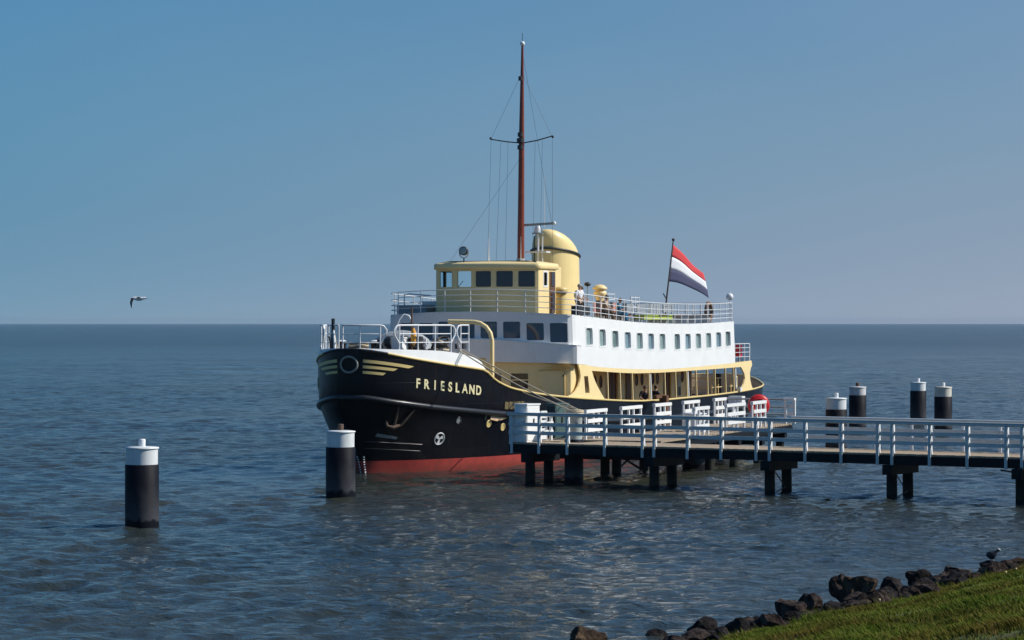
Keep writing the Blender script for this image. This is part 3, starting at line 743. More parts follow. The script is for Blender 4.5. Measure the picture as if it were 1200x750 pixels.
def pr(a, b): return lambda t: tuple(PR.at(a + (b - a) * t))
sc = PR.s_of(1, 3.3, PR.L * .35, PR.L * .65); sf = PR.s_of(1, -3.6, PR.L * .35, PR.L * .65)
bz = lambda u: ip(ZTOP, u)
railing(pr(sf, sc), 6, bz, (.24, .47, .70, .93))
railing(pr(sc, PR.L), 23, bz, (.2, .4, .62, .9))
railing(pr(0, sf), 23, bz, (.2, .4, .62, .9))
railing(lambda t: (-34.9, 4.0 - 8.0 * t), 7, bz, (.25, .5, .9))
# ---- aft end of the upper deck: short open balcony with red seats
for sd in (1, -1):
    railing(lambda t: (-35.3 - 2.6 * t, sd * 4.1), 3, lambda u: 3.7, (.22, .44, .66, .86))
railing(lambda t: (-37.95, 4.1 - 8.2 * t), 8, lambda u: 3.7, (.22, .44, .66, .86))
mb = MB(); mb.box((-36.6, 0, 3.64), (3.0, 8.1, .1), 'deck_paint'); mb.build('balcony_floor', ship)
for u, v in ((-36.0, 3.4), (-37.3, 3.6), (-36.4, -3.0)):
    mb = MB(); mb.box((u, v, 3.95), (.5, .45, .12), 'buoy_red'); mb.box((u - .22, v, 4.25), (.06, .45, .5), 'buoy_red')
    for a in (-.2, .2):
        for b in (-.18, .18): mb.bar((u + a, v + b, 3.69), (u + a, v + b, 3.9), .03, .03, 'dark_metal')
    mb.build('red_seat', ship)
# stern bulwark details and lattice rail seen through the open side
railing(lambda t: (-34.4 - 4.4 * t, 3.2 - .0 * t), 4, lambda u: 1.5, (.5, .95, 1.4), post_r=.03, rail_r=.024, m='yellow_paint')
railing(lambda t: (-34.4, 3.2 - 6.4 * t), 5, lambda u: 1.5, (.5, .95, 1.4), post_r=.03, rail_r=.024, m='yellow_paint')
mb = MB(); mb.tube([(-40, 2.6, 1.6), (-40, 2.6, 2.35)], .13, 'dark_metal', 10); mb.tube([(-40.7, 2.6, 1.6), (-40.7, 2.6, 2.35)], .13, 'dark_metal', 10); mb.build('mooring_bitts', ship)
mb = MB(); mb.box((-35.55, 4.28, 2.36), (.3, .16, .2), 'white_rail'); mb.build('gangway_lug', ship)
# ---- wheelhouse
P4 = plan(-11.95, 7, 2.2, 2.29, -14.35, .1, voff=.13)
zf = lambda s: 5.95; zg = lambda s: 7.84
ww = []
for va, vb in ((-1.95, -1.30), (-1.08, -.40), (-.24, .48), (.66, 1.40), (1.58, 2.28)):
    ww.append((P4.s_of(1, va, P4.L * .22, P4.L * .78), P4.s_of(1, vb, P4.L * .22, P4.L * .78), 7.05, 7.74))
# port and starboard sides: one narrow window and a door light
sw = []
for port in (True, False):
    rg = (P4.L * .62, P4.L) if port else (0, P4.L * .38)
    for ua, ub, z0, z1 in (((-12.85, -13.35, 7.08, 7.72),) if port else ((-12.5, -13.2, 7.02, 7.75), (-13.35, -14.2, 7.02, 7.75))):
        a, b = sorted((P4.s_of(0, ua, *rg), P4.s_of(0, ub, *rg))); sw.append((a, b, z0, z1))
wh = MB(); wall(wh, P4, 0, P4.L, zf, zg, sorted(ww + sw), 'yellow_paint', .07, .14)
wh.box((-14.32, 0, 6.48), (.06, 4.7, 1.0), 'yellow_paint'); wh.box((-14.32, .9, 7.4), (.06, 2.9, .9), 'yellow_paint'); whb = wh.build('wheelhouse', ship)
for i, w in enumerate(ww): window(P4, *w, 'yellow_paint', 'glass_clear' if i < 2 else 'glass_black', whb, 0, r=.06, fw=.02, recess=.03)
for w in sw: window(P4, *w, 'white_paint', 'glass_clear', whb, 0, r=.05, fw=.05, recess=.03)
for sd in (1,):
    mb = MB(); mb.box((-13.88, sd * 2.44, 6.85), (.60, .05, 1.72), 'brown_wood'); mb.box((-13.88, sd * 2.475, 7.4), (.36, .02, .6), 'glass_black'); mb.box((-13.88, sd * 2.48, 6.5), (.36, .03, .65), 'dark_brown'); mb.build('wheelhouse_door', whb)
mb = MB(); sh = P4.s_of(1, -1.1, P4.L * .3, P4.L * .7); mb.tube([wpt(P4, sh + .08, 7.06, .03), wpt(P4, sh + .32, 7.32, .035)], .014, 'dark_metal', 5); mb.build('wiper', whb)
mb = MB()   # roof with a soft overhanging edge, long enough to carry the mast
P5 = plan(-11.86, 7, 2.22, 2.34, -14.5, .15, voff=.13); n_ = 80; lv = ((.0, 7.80, 0), (.03, 7.83, 0), (.03, 7.99, 0), (-.03, 8.05, 0), (-.7, 8.15, 0))
vs = []
for off, z, _ in lv:
    for i in range(n_ + 1):
        p = wpt(P5, P5.L * i / n_, z, off); vs.append(p)
nn = n_ + 1
fs = [(k * nn + i, k * nn + i + 1, (k + 1) * nn + i + 1, (k + 1) * nn + i) for k in range(len(lv) - 1) for i in range(n_)]
mb.add(vs, fs, 'yellow_paint', True)
for k, zz_ in ((0, 7.80), (len(lv) - 1, 8.16)): mb.add([vs[k * nn + i] for i in range(nn)], [tuple(range(nn))], 'yellow_paint')
mb.add([vs[k * nn] for k in range(len(lv))] + [vs[k * nn + n_] for k in range(len(lv))], [(k, k + 1, len(lv) + k + 1, len(lv) + k) for k in range(len(lv) - 1)], 'yellow_paint')
mb.build('wheelhouse_roof', ship)
mb = MB(); mb.box((-16.6, 0, 6.95), (3.9, 2.3, 2.1), 'yellow_paint'); mb.build('mast_house', ship)
# ---- mast, yard, lights, stays
mb = MB(); mb.tube([(-16.65, 0, 7.9), (-16.66, 0, 9), (-16.75, 0, 13.4), (-16.8, 0, 15.5), (-16.85, 0, 17.45)], [.155, .15, .12, .085, .05], 'mast_brown', 14)
mast = mb.build('mast', ship)
mb = MB(); mb.lathe([(.24, 7.95), (.24, 8.15), (.19, 8.2), (.18, 8.35)], (-16.65, 0, 0), 'grey_paint', 14); mb.build('mast_collar', mast)
mb = MB(); mb.ball((-16.85, 0, 17.55), .11, 'white_rail', 12); mb.tube([(-16.85, 0, 17.6), (-16.85, 0, 18.0)], .012, 'dark_metal', 5); mb.build('mast_ball', mast)
mb = MB(); mb.tube([(-16.75, -1.42, 13.48), (-16.75, -.7, 13.36), (-16.75, 0, 13.28), (-16.75, .7, 13.38), (-16.75, 1.42, 13.56)], .028, 'dark_metal', 6)
for s_ in (-1.42, 1.42): mb.ball((-16.75, s_, 13.52), .06, 'dark_metal', 8)
mb.build('yard', mast)
for z, r in ((13.55, .12), (13.3, .16), (13.0, .13), (15.95, .09)):
    mb = MB(); mb.tube([(-16.60, 0, z), (-16.60, 0, z + .18)], r, 'dark_metal', 10); mb.build('mast_light', mast)
def wire(a, b, r=.0055, sag=0, name='stay', m='dark_metal'):
    mb = MB(); a = Vector(a); b = Vector(b); mb.tube([a.lerp(b, t / 8) - Vector((0, 0, sag * 4 * (t / 8) * (1 - t / 8))) for t in range(9)], r, m, 4); mb.build(name, mast)
for s_ in (-1, 1):
    wire((-16.75, s_ * 1.4, 13.5), (-16.8, 0, 16.3)); wire((-16.75, s_ * 1.4, 13.5), (-16.5, s_ * 1.5, 7.0)); wire((-16.75, s_ * .95, 13.4), (-16.3, s_ * 1.0, 8.0)); wire((-16.75, s_ * .62, 13.4), (-16.4, s_ * .62, 8.0))
wire((-16.7, 0, 12.7), (-13.2, -1.9, 8.1)); wire((-16.85, 0, 17.2), (-17.9, .95, 9.9))
# ---- radar on its own short mast, whip aerials, searchlight
mb = MB(); mb.tube([(-17.1, .62, 8.0), (-17.1, .62, 9.45)], .05, 'white_rail', 8); mb.tube([(-17.1, .82, 8.0), (-17.1, .82, 9.3)], .03, 'white_rail', 8); mb.tube([(-17.1, .45, 8.0), (-17.1, .45, 9.3)], .03, 'dark_metal', 8)
mb.box((-17.1, .62, 8.62), (.5, .95, .06), 'white_rail'); mb.box((-17.1, .6, 9.42), (.35, .4, .05), 'grey_paint'); rm = mb.build('radar_mast', ship)
mb = MB(); mb.lathe([(.18, 9.45), (.16, 9.62), (.1, 9.74)], (-17.1, .62, 0), 'white_rail', 12); mb.build('radar_motor', rm)
mb = MB(); c = Vector((-17.1, .62, 9.80)); mb.bar(c + Vector((.16, -.66, -.03)), c + Vector((-.16, .66, .05)), .1, .1, 'grey_paint'); mb.ball(c + Vector((-.17, .68, .05)), .09, 'white_rail', 8); mb.build('radar_scanner', rm)
for u, v, z0, z1 in ((-17.4, .8, 9.7, 12.0), (-13.2, -.1, 8.1, 9.35), (-13.6, -.3, 8.1, 9.1), (-14.0, 1.0, 8.1, 9.2)):
    mb = MB(); mb.tube([(u, v, z0), (u, v, (z0 + z1) / 2), (u, v, z1)], [.018, .012, .005], 'white_rail', 5); mb.build('whip_aerial', ship)
mb = MB(); mb.tube([(-12.35, -.9, 8.1), (-12.35, -.9, 8.28)], .03, 'dark_metal', 6)
mb.tube([(-12.35, -.9 + .2 * math.cos(a), 8.48 - .2 * math.sin(a)) for a in [math.pi * k / 10 for k in range(11)]], .02, 'grey_paint', 5)
q = Vector((1, .1, .1)).to_track_quat('Z', 'Y').to_matrix(); mb.lathe([(.09, -.2), (.17, -.12), (.19, .1), (.17, .12)], (-12.35, -.9, 8.56), 'dark_metal', 16, mtx=q)
mb.lathe([(.15, .121), (.08, .13)], (-12.35, -.9, 8.56), 'glass_pale', 16, mtx=q); mb.build('searchlight', ship)
# ---- funnel: tapering oval trunk, raked domed cap, black ring
mb = MB(); cu, cv = -21.0, .0
def fr(z): return 1.50 - .028 * (z - 5.6)   # half length
def oval(z, f_, du=0): return [(cu + du + f_ * fr(z) * math.cos(a) * 1.0, cv + f_ * fr(z) * .70 * math.sin(a), z) for a in [2 * math.pi * k / 40 for k in range(40)]]
rings = []
rake = lambda u: (u - cu) * .15
for z in (5.6, 7.0, 8.0): rings.append(oval(z, 1))
rings.append([(x, y, z + rake(x)) for x, y, z in oval(8.62, 1)])
vs = [p for r_ in rings for p in r_]; n = 40
mb.add(vs, [(i * n + k, i * n + (k + 1) % n, (i + 1) * n + (k + 1) % n, (i + 1) * n + k) for i in range(len(rings) - 1) for k in range(n)], 'funnel_yellow', True)
fun = mb.build('funnel', ship)
mb = MB(); rings = []
for t in range(9):
    a = R(90 * t / 8); f_ = math.cos(a) ** .75 * .985 if t < 8 else .02; z = 8.66 + .93 * math.sin(a)
    rings.append([(cu + (x - cu) + .55 * math.sin(a) ** 1.5, y, zz0 + rake(x) * (1 + .9 * math.sin(a))) for x, y, zz0 in oval(z, f_)])
vs = [p for r_ in rings for p in r_]
mb.add(vs, [(i * n + k, i * n + (k + 1) % n, (i + 1) * n + (k + 1) % n, (i + 1) * n + k) for i in range(len(rings) - 1) for k in range(n)], 'funnel_yellow', True)
mb.add(rings[-1], [tuple(range(n))], 'funnel_yellow'); mb.build('funnel_cap', fun)
mb = MB(); mb.tube([(x, y, z + rake(x)) for x, y, z in oval(8.64, 1.035)], .055, 'dark_metal', 6, closed=True); mb.build('funnel_ring', fun)
mb = MB(); mb.tube([(-16.1, 2.0, 5.9), (-16.1, 2.0, 6.9)], .24, 'gold_paint', 14); mb.lathe([(.30, 6.9), (.32, 6.98), (.30, 7.06), (.1, 7.12)], (-16.1, 2.0, 0), 'gold_paint', 14); mb.box((-15.9, 2.05, 6.86), (.5, .5, .05), 'dark_brown'); mb.build('deck_vent', ship)
def mush(u, v, z0, h, r):
    mb = MB(); mb.lathe([(r * .55, z0), (r * .55, z0 + h * .62), (r * .62, z0 + h * .66), (r * .9, z0 + h * .74), (r * .95, z0 + h * .82), (r * .62, z0 + h * .83)], (u, v, 0), 'yellow_paint', 18)
    mb.lathe([(r * .6, z0 + h * .83), (r * .6, z0 + h * .86), (r * 1.05, z0 + h * .87), (r * 1.0, z0 + h * .92), (r * .6, z0 + h * .98), (r * .1, z0 + h)], (u, v, 0), 'yellow_paint', 18); mb.build('mushroom_vent', ship)
mush(-22.7, 1.5, 5.55, 1.75, .32); mush(-22.7, -1.5, 5.55, 1.75, .32)
mb = MB(); mb.tube([(-21.0, 1.5, 5.6), (-21.0, 1.5, 7.2)], .022, 'grey_paint', 6); mb.ball((-21.0, 1.5, 7.29), .13, 'dark_metal', 12, (1.2, 1.2, .75)); mb.build('deck_lamp', ship)
# ---- top-deck furniture (fixed)
def bench(u, v, m, back=True, L_=1.6, rz=0, z=None):
    z = z or ip(ZTOP, u) - .06; mb = MB()
    for k in range(3): mb.box((u, v - .18 + .18 * k, z + .44), (L_, .14, .04), m)
    if back:
        for k in range(3): mb.box((u, v - .3, z + .6 + .15 * k), (L_, .035, .12), m)
    for s_ in (-.4, .4): mb.box((u + s_ * L_, v - .05, z + .22), (.05, .42, .42), 'white_rail'); mb.box((u + s_ * L_, v - .28, z + .62), (.05, .04, .6), 'white_rail')
    mb.build('deck_bench', ship)
bench(-20.9, 2.3, 'bench_red', L_=1.1); bench(-22.2, 2.3, 'bench_red', L_=1.1); bench(-23.5, 2.3, 'bench_red', L_=1.1)
for u in (-27, -29, -31, -33): bench(u, 1.7, 'grey_paint')
for u in (-26, -28.3, -30.5, -32.8): bench(u, 3.2, 'brown_wood', back=False)
mb = MB(); mb.box((-25.2, 3.2, 5.84), (4.2, .5, .22), 'lime_cloth'); mb.build('lime_cushion', ship)
for u in (-17.5, -18.3, -19.2, -20.2, -21.1):
    mb = MB(); z = ip(ZTOP, u) - .06; v = 3.4
    mb.box((u, v, z + .42), (.42, .42, .05), 'dark_metal'); mb.box((u, v - .2, z + .68), (.42, .04, .45), 'dark_metal')
    for a in (-.18, .18):
        for b in (-.18, .18): mb.bar((u + a, v + b, z), (u + a, v + b, z + .42), .03, .03, 'dark_metal')
    mb.build('deck_chair', ship)
mb = MB(); mb.box((-13.7, 3.75, 6.1), (1.5, .3, .38), 'dark_metal'); mb.build('black_locker', ship)
mb = MB(); z0 = 5.62; q = Matrix.Rotation(R(90), 3, 'X')
mb.tube([(-33.9 + .42 * math.cos(a), 3.2, z0 + .5 + .42 * math.sin(a)) for a in [2 * math.pi * k / 24 for k in range(24)]], .1, 'wicker', 8, closed=True); mb.build('hose_reel', ship)
mb = MB(); mb.tube([(-34.7, 4.02, 5.6), (-34.7, 4.02, 6.75)], .02, 'white_rail', 6); mb.ball((-34.7, 4.02, 6.85), .18, 'white_rail', 14); mb.tube([(-34.7, 4.02, 7.0), (-34.7, 4.02, 7.15)], .015, 'white_rail', 5); mb.build('satellite_dome', ship)
mb = MB()
for k in range(5): mb.bar((-24.6, 1.2, 5.9 + .25 * k), (-25.6, 1.2, 5.9 + .25 * k), .03, .03, 'white_rail')
for u in (-24.6, -25.6): mb.bar((u, 1.2, 5.5), (u, 1.2, 6.95), .04, .04, 'white_rail')
mb.build('companionway_frame', ship)
mb = MB()
for k in range(5): mb.bar((-28.6, 1.0, 5.9 + .22 * k), (-29.8, 1.0, 5.9 + .22 * k), .03, .03, 'white_rail')
for u in (-28.6, -29.2, -29.8): mb.bar((u, 1.0, 5.5), (u, 1.0, 6.85), .04, .04, 'white_rail')
mb.build('companionway_frame', ship)
# flag staff
mb = MB(); mb.tube([(-33.75, 1.0, 5.5), (-34.1, 1.0, 6.68), (-35.2, 1.0, 9.6)], [.05, .045, .03], 'dark_brown', 8); mb.ball((-35.22, 1.0, 9.66), .08, 'dark_brown', 8); mb.bar((-34.1, 1.0, 6.75), (-33.6, 1.0, 7.0), .04, .04, 'dark_metal'); staff = mb.build('flag_staff', ship)
# ---- starboard wing of the top deck: raft box, curved hand rail
mb = MB(); mb.box((-12.7, -3.2, 6.12), (1.0, 1.3, .42), 'grey_paint'); mb.build('raft_box', ship)
mb = MB(); mb.tube([(-12.4, -3.6, 6.0), (-12.4, -3.6, 6.75), (-12.4, -3.4, 6.8), (-12.4, -2.4, 6.72)], .03, 'white_rail', 6); mb.tube([(-12.5, -1.9, 6.0), (-12.5, -1.9, 6.8), (-12.5, -1.8, 6.92), (-12.5, -1.6, 6.95)], .03, 'white_rail', 6); mb.build('hand_rail', ship)
mb = MB(); mb.box((-13.6, -2.8, 6.25), (.5, .8, .5), 'white_rail'); mb.box((-13.2, -2.0, 6.3), (.4, .3, .6), 'canvas_grey'); mb.build('deck_locker', ship)

# ---- forecastle gear
def rim_in(u, off): b = max(ip(BR, u) - off, .02); return b
def fore_rail(pl, curl_a, curl_b):
    """pl: list of (u,v); three pipes with curled ends"""
    zb_, zt_ = 4.5, 5.5
    o = MB(); top = [Vector((u, v, zt_)) for u, v in pl]
    def curl(p0, p1):   # a bow shaped end that swells out then returns down to the rail foot
        d = (p0 - p1).normalized(); return [p0 + d * .13 + Vector((0, 0, -.03)), p0 + d * .24 + Vector((0, 0, -.17)), p0 + d * .22 + Vector((0, 0, -.36)), p0 + d * .08 + Vector((0, 0, -.56)), p0 + Vector((0, 0, -.68))]
    pts = list(top)
    if curl_a: pts = curl(top[0], top[1])[::-1] + pts
    if curl_b: pts = pts + curl(top[-1], top[-2])
    o.tube(pts, .034, 'white_rail', 8); r_ = o.build('bow_railing', ship)
    for h_ in (.36, .68):
        mb = MB(); mb.tube([p - Vector((0, 0, 1.0 - h_)) for p in top], .022, 'white_rail', 6); mb.build('rail', r_)
    pm = MB(); pm.tube([(0, 0, 0), (0, 0, 1.0)], .03, 'white_rail', 7); me = pm.mesh('post')
    n = max(1, round(sum((top[i + 1] - top[i]).length for i in range(len(top) - 1)) / .95)); P_ = Path(pl)
    for i in range(n + 1): p = P_.at(P_.L * i / n); inst('post', me, r_, (p.x, p.y, 4.5))
fore_rail([(.86, -.42), (.98, -.1), (.95, .25), (.80, .62), (.55, .95)], False, True)
for sd in (1, -1):
    fore_rail([(u, sd * rim_in(u, .14)) for u in (.15, -.3, -.8, -1.3, -1.8, -2.2)], True, True)
    fore_rail([(u, sd * rim_in(u, .16)) for u in (-2.75, -3.0, -3.2)], True, False)
fore_rail([(.78, -.62), (.5, -1.0), (.3, -1.25)], False, False)
mb = MB(); mb.tube([(.55, -.95, 4.3), (.55, -.95, 5.75)], .07, 'dark_metal', 8); mb.tube([(.5, -1.1, 4.3), (.55, -.95, 5.4)], .05, 'canvas_grey', 6); mb.tube([(.2, -.9, 4.3), (.55, -.95, 5.4)], .04, 'rope_tan', 6); mb.tube([(.75, -.75, 4.3), (.55, -.95, 5.4)], .05, 'white_rail', 6); mb.build('jack_staff', ship)
mb = MB(); mb.tube([(.66, -.98, 4.5), (.66, -1.05, 5.05), (.7, -1.1, 5.1)], .03, 'rust_metal', 6); mb.tube([(.35, -1.5, 4.5), (.35, -1.55, 4.75)], .03, 'white_rail', 6); mb.build('bow_fitting', ship)
mb = MB()   # coil of rope on the bow
for k in range(4): mb.tube([(.15 + .32 * math.cos(a), -.1 + .34 * math.sin(a), 4.62 + .07 * k + .02 * math.sin(3 * a)) for a in [2 * math.pi * j / 20 for j in range(20)]], .05, 'rope_dark' if k % 2 else 'rope_tan', 6, closed=True)
mb.build('rope_coil', ship)
def bollard(u, v, m='dark_metal', cap='white_rail', r=.16, h=.62):
    mb = MB(); z = 4.28; mb.lathe([(r * 1.2, z), (r, z + .06), (r, z + h * .8), (r * 1.25, z + h * .85), (r * 1.25, z + h)], (u, v, 0), m, 14); mb.lathe([(r * 1.2, z + h), (r * .6, z + h + .05)], (u, v, 0), cap, 14); mb.build('bollard', ship)
bollard(-.35, .35); bollard(-.7, .35, cap='dark_metal'); bollard(-.35, -1.0)
mb = MB(); mb.box((-1.8, .9, 4.5), (.9, 1.5, .42), 'dark_metal')
for v in (.3, .9, 1.5): mb.tube([(-1.8, v - .12, 4.85), (-1.8, v + .12, 4.85)], .24, 'dark_metal', 14)
mb.tube([(-1.8, .0, 4.85), (-1.8, 1.85, 4.85)], .07, 'grey_paint', 8); mb.tube([(-1.5, 1.9, 4.6), (-1.5, 1.9, 5.0)], .05, 'white_rail', 8); mb.build('windlass', ship)
mb = MB(); mb.box((-1.15, 1.15, 4.52), (.7, .5, .5), 'dark_metal'); mb.tube([(-1.15, .75, 4.85), (-1.15, 1.6, 4.85)], [.2, .2], 'dark_metal', 12); mb.tube([(-1.4, 1.0, 4.8), (-1.5, 1.0, 5.25)], .03, 'white_rail', 6); mb.build('anchor_winch', ship)
mb = MB(); mb.box((.1, .75, 4.5), (.35, .4, .45), 'dark_metal'); mb.tube([(.1, .75, 4.7), (.1, .75, 4.98)], .12, 'dark_metal', 12); mb.build('capstan', ship)
mb = MB()   # canvas cover over the hatch, draped and peaked
nx, ny = 12, 10; vs = []
for i in range(nx + 1):
    for j in range(ny + 1):
        a = i / nx * 2 - 1; b = j / ny * 2 - 1; e = (1 - abs(a) ** 2.6) * (1 - abs(b) ** 2.6)
        vs.append((-3.0 + a * .85, .3 + b * 1.15, 4.3 + 1.0 * max(0, e) ** .45 + .06 * noise.noise(Vector((a * 3, b * 3, 1)))))
mb.add(vs, [(i * (ny + 1) + j, (i + 1) * (ny + 1) + j, (i + 1) * (ny + 1) + j + 1, i * (ny + 1) + j + 1) for i in range(nx) for j in range(ny)], 'canvas_grey', True); mb.build('canvas_cover', ship)
mb = MB(); mb.box((-.7, 1.2, 4.78), (.62, .42, .46), 'white_paint'); mb.box((-.7, 1.2, 5.03), (.68, .48, .05), 'white_paint'); mb.build('white_locker', ship)
mb = MB()   # heaped hawser at the after end of the forecastle
for k in range(9):
    a0 = rng.random() * 6; cx = -2.55 + rng.random() * .3; cy = 1.9 + rng.random() * .4; rr_ = .38 - .02 * k; tl = rng.random() * .3 - .15
    mb.tube([(cx + rr_ * math.cos(a), cy + rr_ * math.sin(a), 4.36 + .075 * k + tl * math.cos(a + a0)) for a in [2 * math.pi * j / 16 for j in range(16)]], .05, 'rope_dark' if k % 3 else 'rope_tan', 6, closed=True)
mb.build('hawser_heap', ship)
mb = MB(); mb.tube([(-3.2, 2.55, 4.3), (-3.05, 2.6, 4.75), (-2.9, 2.62, 4.85), (-3.35, 2.6, 4.3)], .05, 'white_rail', 6); mb.box((-3.4, 2.55, 4.7), (.3, .35, .2), 'dark_metal'); mb.build('fairlead', ship)
mb = MB(); mb.tube([(-1.0, 1.55, 4.3), (-1.0, 1.55, 6.15)], .035, 'brown_wood', 6); bp_ = mb.build('signal_post', ship)
mb = MB(); mb.lathe([(.03, 4.75), (.09, 4.85), (.11, 5.05), (.08, 5.3), (.03, 5.4)], (-1.0, 1.62, 0), 'orange_cloth', 10); mb.build('rolled_signal_cloth', bp_)
mb = MB(); mb.tube([(-3.6, -.30, 5.1), (-3.7, -.10, 5.72), (-3.8, .06, 5.92), (-3.9, .22, 5.86), (-3.95, .32, 5.6)], .028, 'white_rail', 8); mb.tube([(-3.95, .32, 5.6), (-3.95, .32, 4.3)], .035, 'dark_metal', 6); mb.build('gooseneck_pipe', ship)
mb = MB(); mb.tube([(-4.7, 3.32, 3.2), (-4.7, 3.32, 4.9), (-4.7, 3.25, 5.2), (-4.7, 3.08, 5.43), (-4.7, 2.85, 5.57), (-4.7, 2.6, 5.62), (-4.7, 1.52, 5.64)], .085, 'yellow_paint', 12); mb.build('davit', ship)

# ---- people
def person(label, base, height, pose, top_m, leg_m, hair_m, rz=0, loc_parent_world=True):
    s = height / 1.75
    o = empty('person', base, rz); tag(o, label, 'person')
    if pose == 'stand':
        J = dict(pel=(0, 0, .95), ch=(.01, 0, 1.28), nk=(.0, 0, 1.48), hd=(.03, 0, 1.60), tp=(.03, 0, 1.70),
                 hipL=(0, .1, .9), kL=(.04, .11, .5), aL=(0, .12, .08), tL=(.16, .13, .04), hipR=(0, -.1, .9), kR=(.02, -.11, .5), aR=(-.03, -.12, .08), tR=(.12, -.13, .04),
                 sL=(0, .19, 1.42), eL=(.06, .26, 1.15), wL=(.28, .22, 1.05), sR=(0, -.19, 1.42), eR=(.05, -.27, 1.15), wR=(.27, -.22, 1.03))
    else:
        J = dict(pel=(0, 0, .5), ch=(.06, 0, .82), nk=(.10, 0, 1.02), hd=(.15, 0, 1.14), tp=(.16, 0, 1.24),
                 hipL=(.05, .1, .48), kL=(.45, .14, .5), aL=(.42, .14, .08), tL=(.58, .15, .04), hipR=(.05, -.1, .48), kR=(.43, -.12, .52), aR=(.5, -.12, .08), tR=(.66, -.13, .04),
                 sL=(.08, .19, .96), eL=(.2, .25, .72), wL=(.38, .14, .62), sR=(.08, -.19, .96), eR=(.22, -.25, .72), wR=(.4, -.12, .64))
    def skin(name, edges, radii, m, sub=1, root='pel'):
        names = []; 
        for a, b in edges:
            for q_ in (a, b):
                if q_ not in names: names.append(q_)
        me = bpy.data.meshes.new(name); me.from_pydata([tuple(c * s for c in JJ[q_]) for q_ in names], [(names.index(a), names.index(b)) for a, b in edges], [])
        ob = bpy.data.objects.new(name, me); C.objects.link(ob); ob.parent = o; me.materials.append(M[m])
        md = ob.modifiers.new('skin', 'SKIN'); md.use_smooth_shade = True
        me.skin_vertices.new() if not me.skin_vertices else None
        for i, q_ in enumerate(names):
            r_ = radii[q_]; r_ = r_ if isinstance(r_, tuple) else (r_, r_); me.skin_vertices[0].data[i].radius = (r_[0] * s, r_[1] * s)
            me.skin_vertices[0].data[i].use_root = (q_ == root)
        sb_ = ob.modifiers.new('sub', 'SUBSURF'); sb_.levels = sub; sb_.render_levels = sub
    JJ = dict(J); rad = dict(pel=.13, ch=(.15, .12), nk=.055, hd=.085, tp=.07, hipL=.085, kL=.055, aL=.038, tL=.03, hipR=.085, kR=.055, aR=.038, tR=.03, sL=.055, eL=.04, wL=.026, sR=.055, eR=.04, wR=.026)
    E = [('pel', 'ch'), ('ch', 'nk'), ('nk', 'hd'), ('hd', 'tp')]
    for S in 'LR':
        E += [('pel', 'hip' + S), ('hip' + S, 'k' + S), ('k' + S, 'a' + S), ('a' + S, 't' + S), ('ch', 's' + S), ('s' + S, 'e' + S), ('e' + S, 'w' + S)]
        w = Vector(J['w' + S]); d = (w - Vector(J['e' + S])).normalized(); sd = 1 if S == 'L' else -1
        pm_ = w + d * .07; JJ['p' + S] = tuple(pm_); rad['p' + S] = .028; E.append(('w' + S, 'p' + S))
        for k, ln in enumerate((.075, .085, .08, .06)):
            c_ = pm_ + Vector((0, sd * (.03 - .02 * k), 0)) + d * ln * .6; t_ = c_ + d * ln * .45 + Vector((0, 0, -.02))
            JJ['f%d%s' % (k, S)] = tuple(c_); JJ['g%d%s' % (k, S)] = tuple(t_); rad['f%d%s' % (k, S)] = .009; rad['g%d%s' % (k, S)] = .007; E += [('p' + S, 'f%d%s' % (k, S)), ('f%d%s' % (k, S), 'g%d%s' % (k, S))]
        th_ = w + d * .04 + Vector((0, -sd * .05, .01)); JJ['h' + S] = tuple(th_); rad['h' + S] = .009; E.append(('p' + S, 'h' + S))
    skin('body', E, rad, 'skin')
    r2 = dict(pel=(.15, .13), ch=(.18, .135), nk=.075, sL=.075, eL=.058, sR=.075, eR=.058)
    skin('shirt', [('pel', 'ch'), ('ch', 'nk'), ('ch', 'sL'), ('sL', 'eL'), ('ch', 'sR'), ('sR', 'eR')], r2, top_m)
    r3 = dict(pel=.155, hipL=.10, kL=.075, aL=.06, hipR=.10, kR=.075, aR=.06)
    skin('trousers', [('pel', 'hipL'), ('hipL', 'kL'), ('kL', 'aL'), ('pel', 'hipR'), ('hipR', 'kR'), ('kR', 'aR')], r3, leg_m)
    hd = Vector(J['hd']) * s; mb = MB(); mb.ball(hd + Vector((-.025, 0, .055)) * s, .112 * s, hair_m, 12, (1, .9, .92)); mb.build('hair', o)
    mb = MB(); mb.ball(hd + Vector((.095, 0, .02)) * s, .018 * s, 'skin', 6)
    for sd in (-1, 1): mb.ball(hd + Vector((.085, sd * .035, .045)) * s, .011 * s, 'cloth_dark', 6); mb.ball(hd + Vector((.0, sd * .085, .03)) * s, .02 * s, 'skin', 6)
    mb.build('face', o)
    return o
hdg = math.atan2(-math.sin(AX), -math.cos(AX))
def sw_(u, v, z): return tuple(to_world(u, v, z))
person('person in white shirt standing at the top deck rail just right of the funnel', sw_(-14.1, 3.55, ip(ZTOP, -14.1) - .45 + .32), 1.5, 'stand', 'shirt_white', 'cloth_tan', 'hair_grey', hdg + 1.2)
person('brown-haired person in tan standing on the top deck right behind the white-shirted one', sw_(-15.6, 3.1, ip(ZTOP, -15.6) - .1), 1.45, 'stand', 'cloth_tan', 'cloth_brown', 'hair_brown', hdg + 1.9)
person('person sitting in tan and brown clothes on the top deck between funnel and mushroom vent', sw_(-18.0, 3.3, ip(ZTOP, -18.0) - .08), 1.6, 'sit', 'cloth_tan', 'cloth_brown', 'hair_brown', hdg + 1.6)
person('person sitting in blue clothes on the top deck beside the red-backed benches', sw_(-20.0, 3.25, ip(ZTOP, -20.0) - .06), 1.5, 'sit', 'cloth_blue', 'cloth_blue', 'hair_brown', hdg + 1.6)
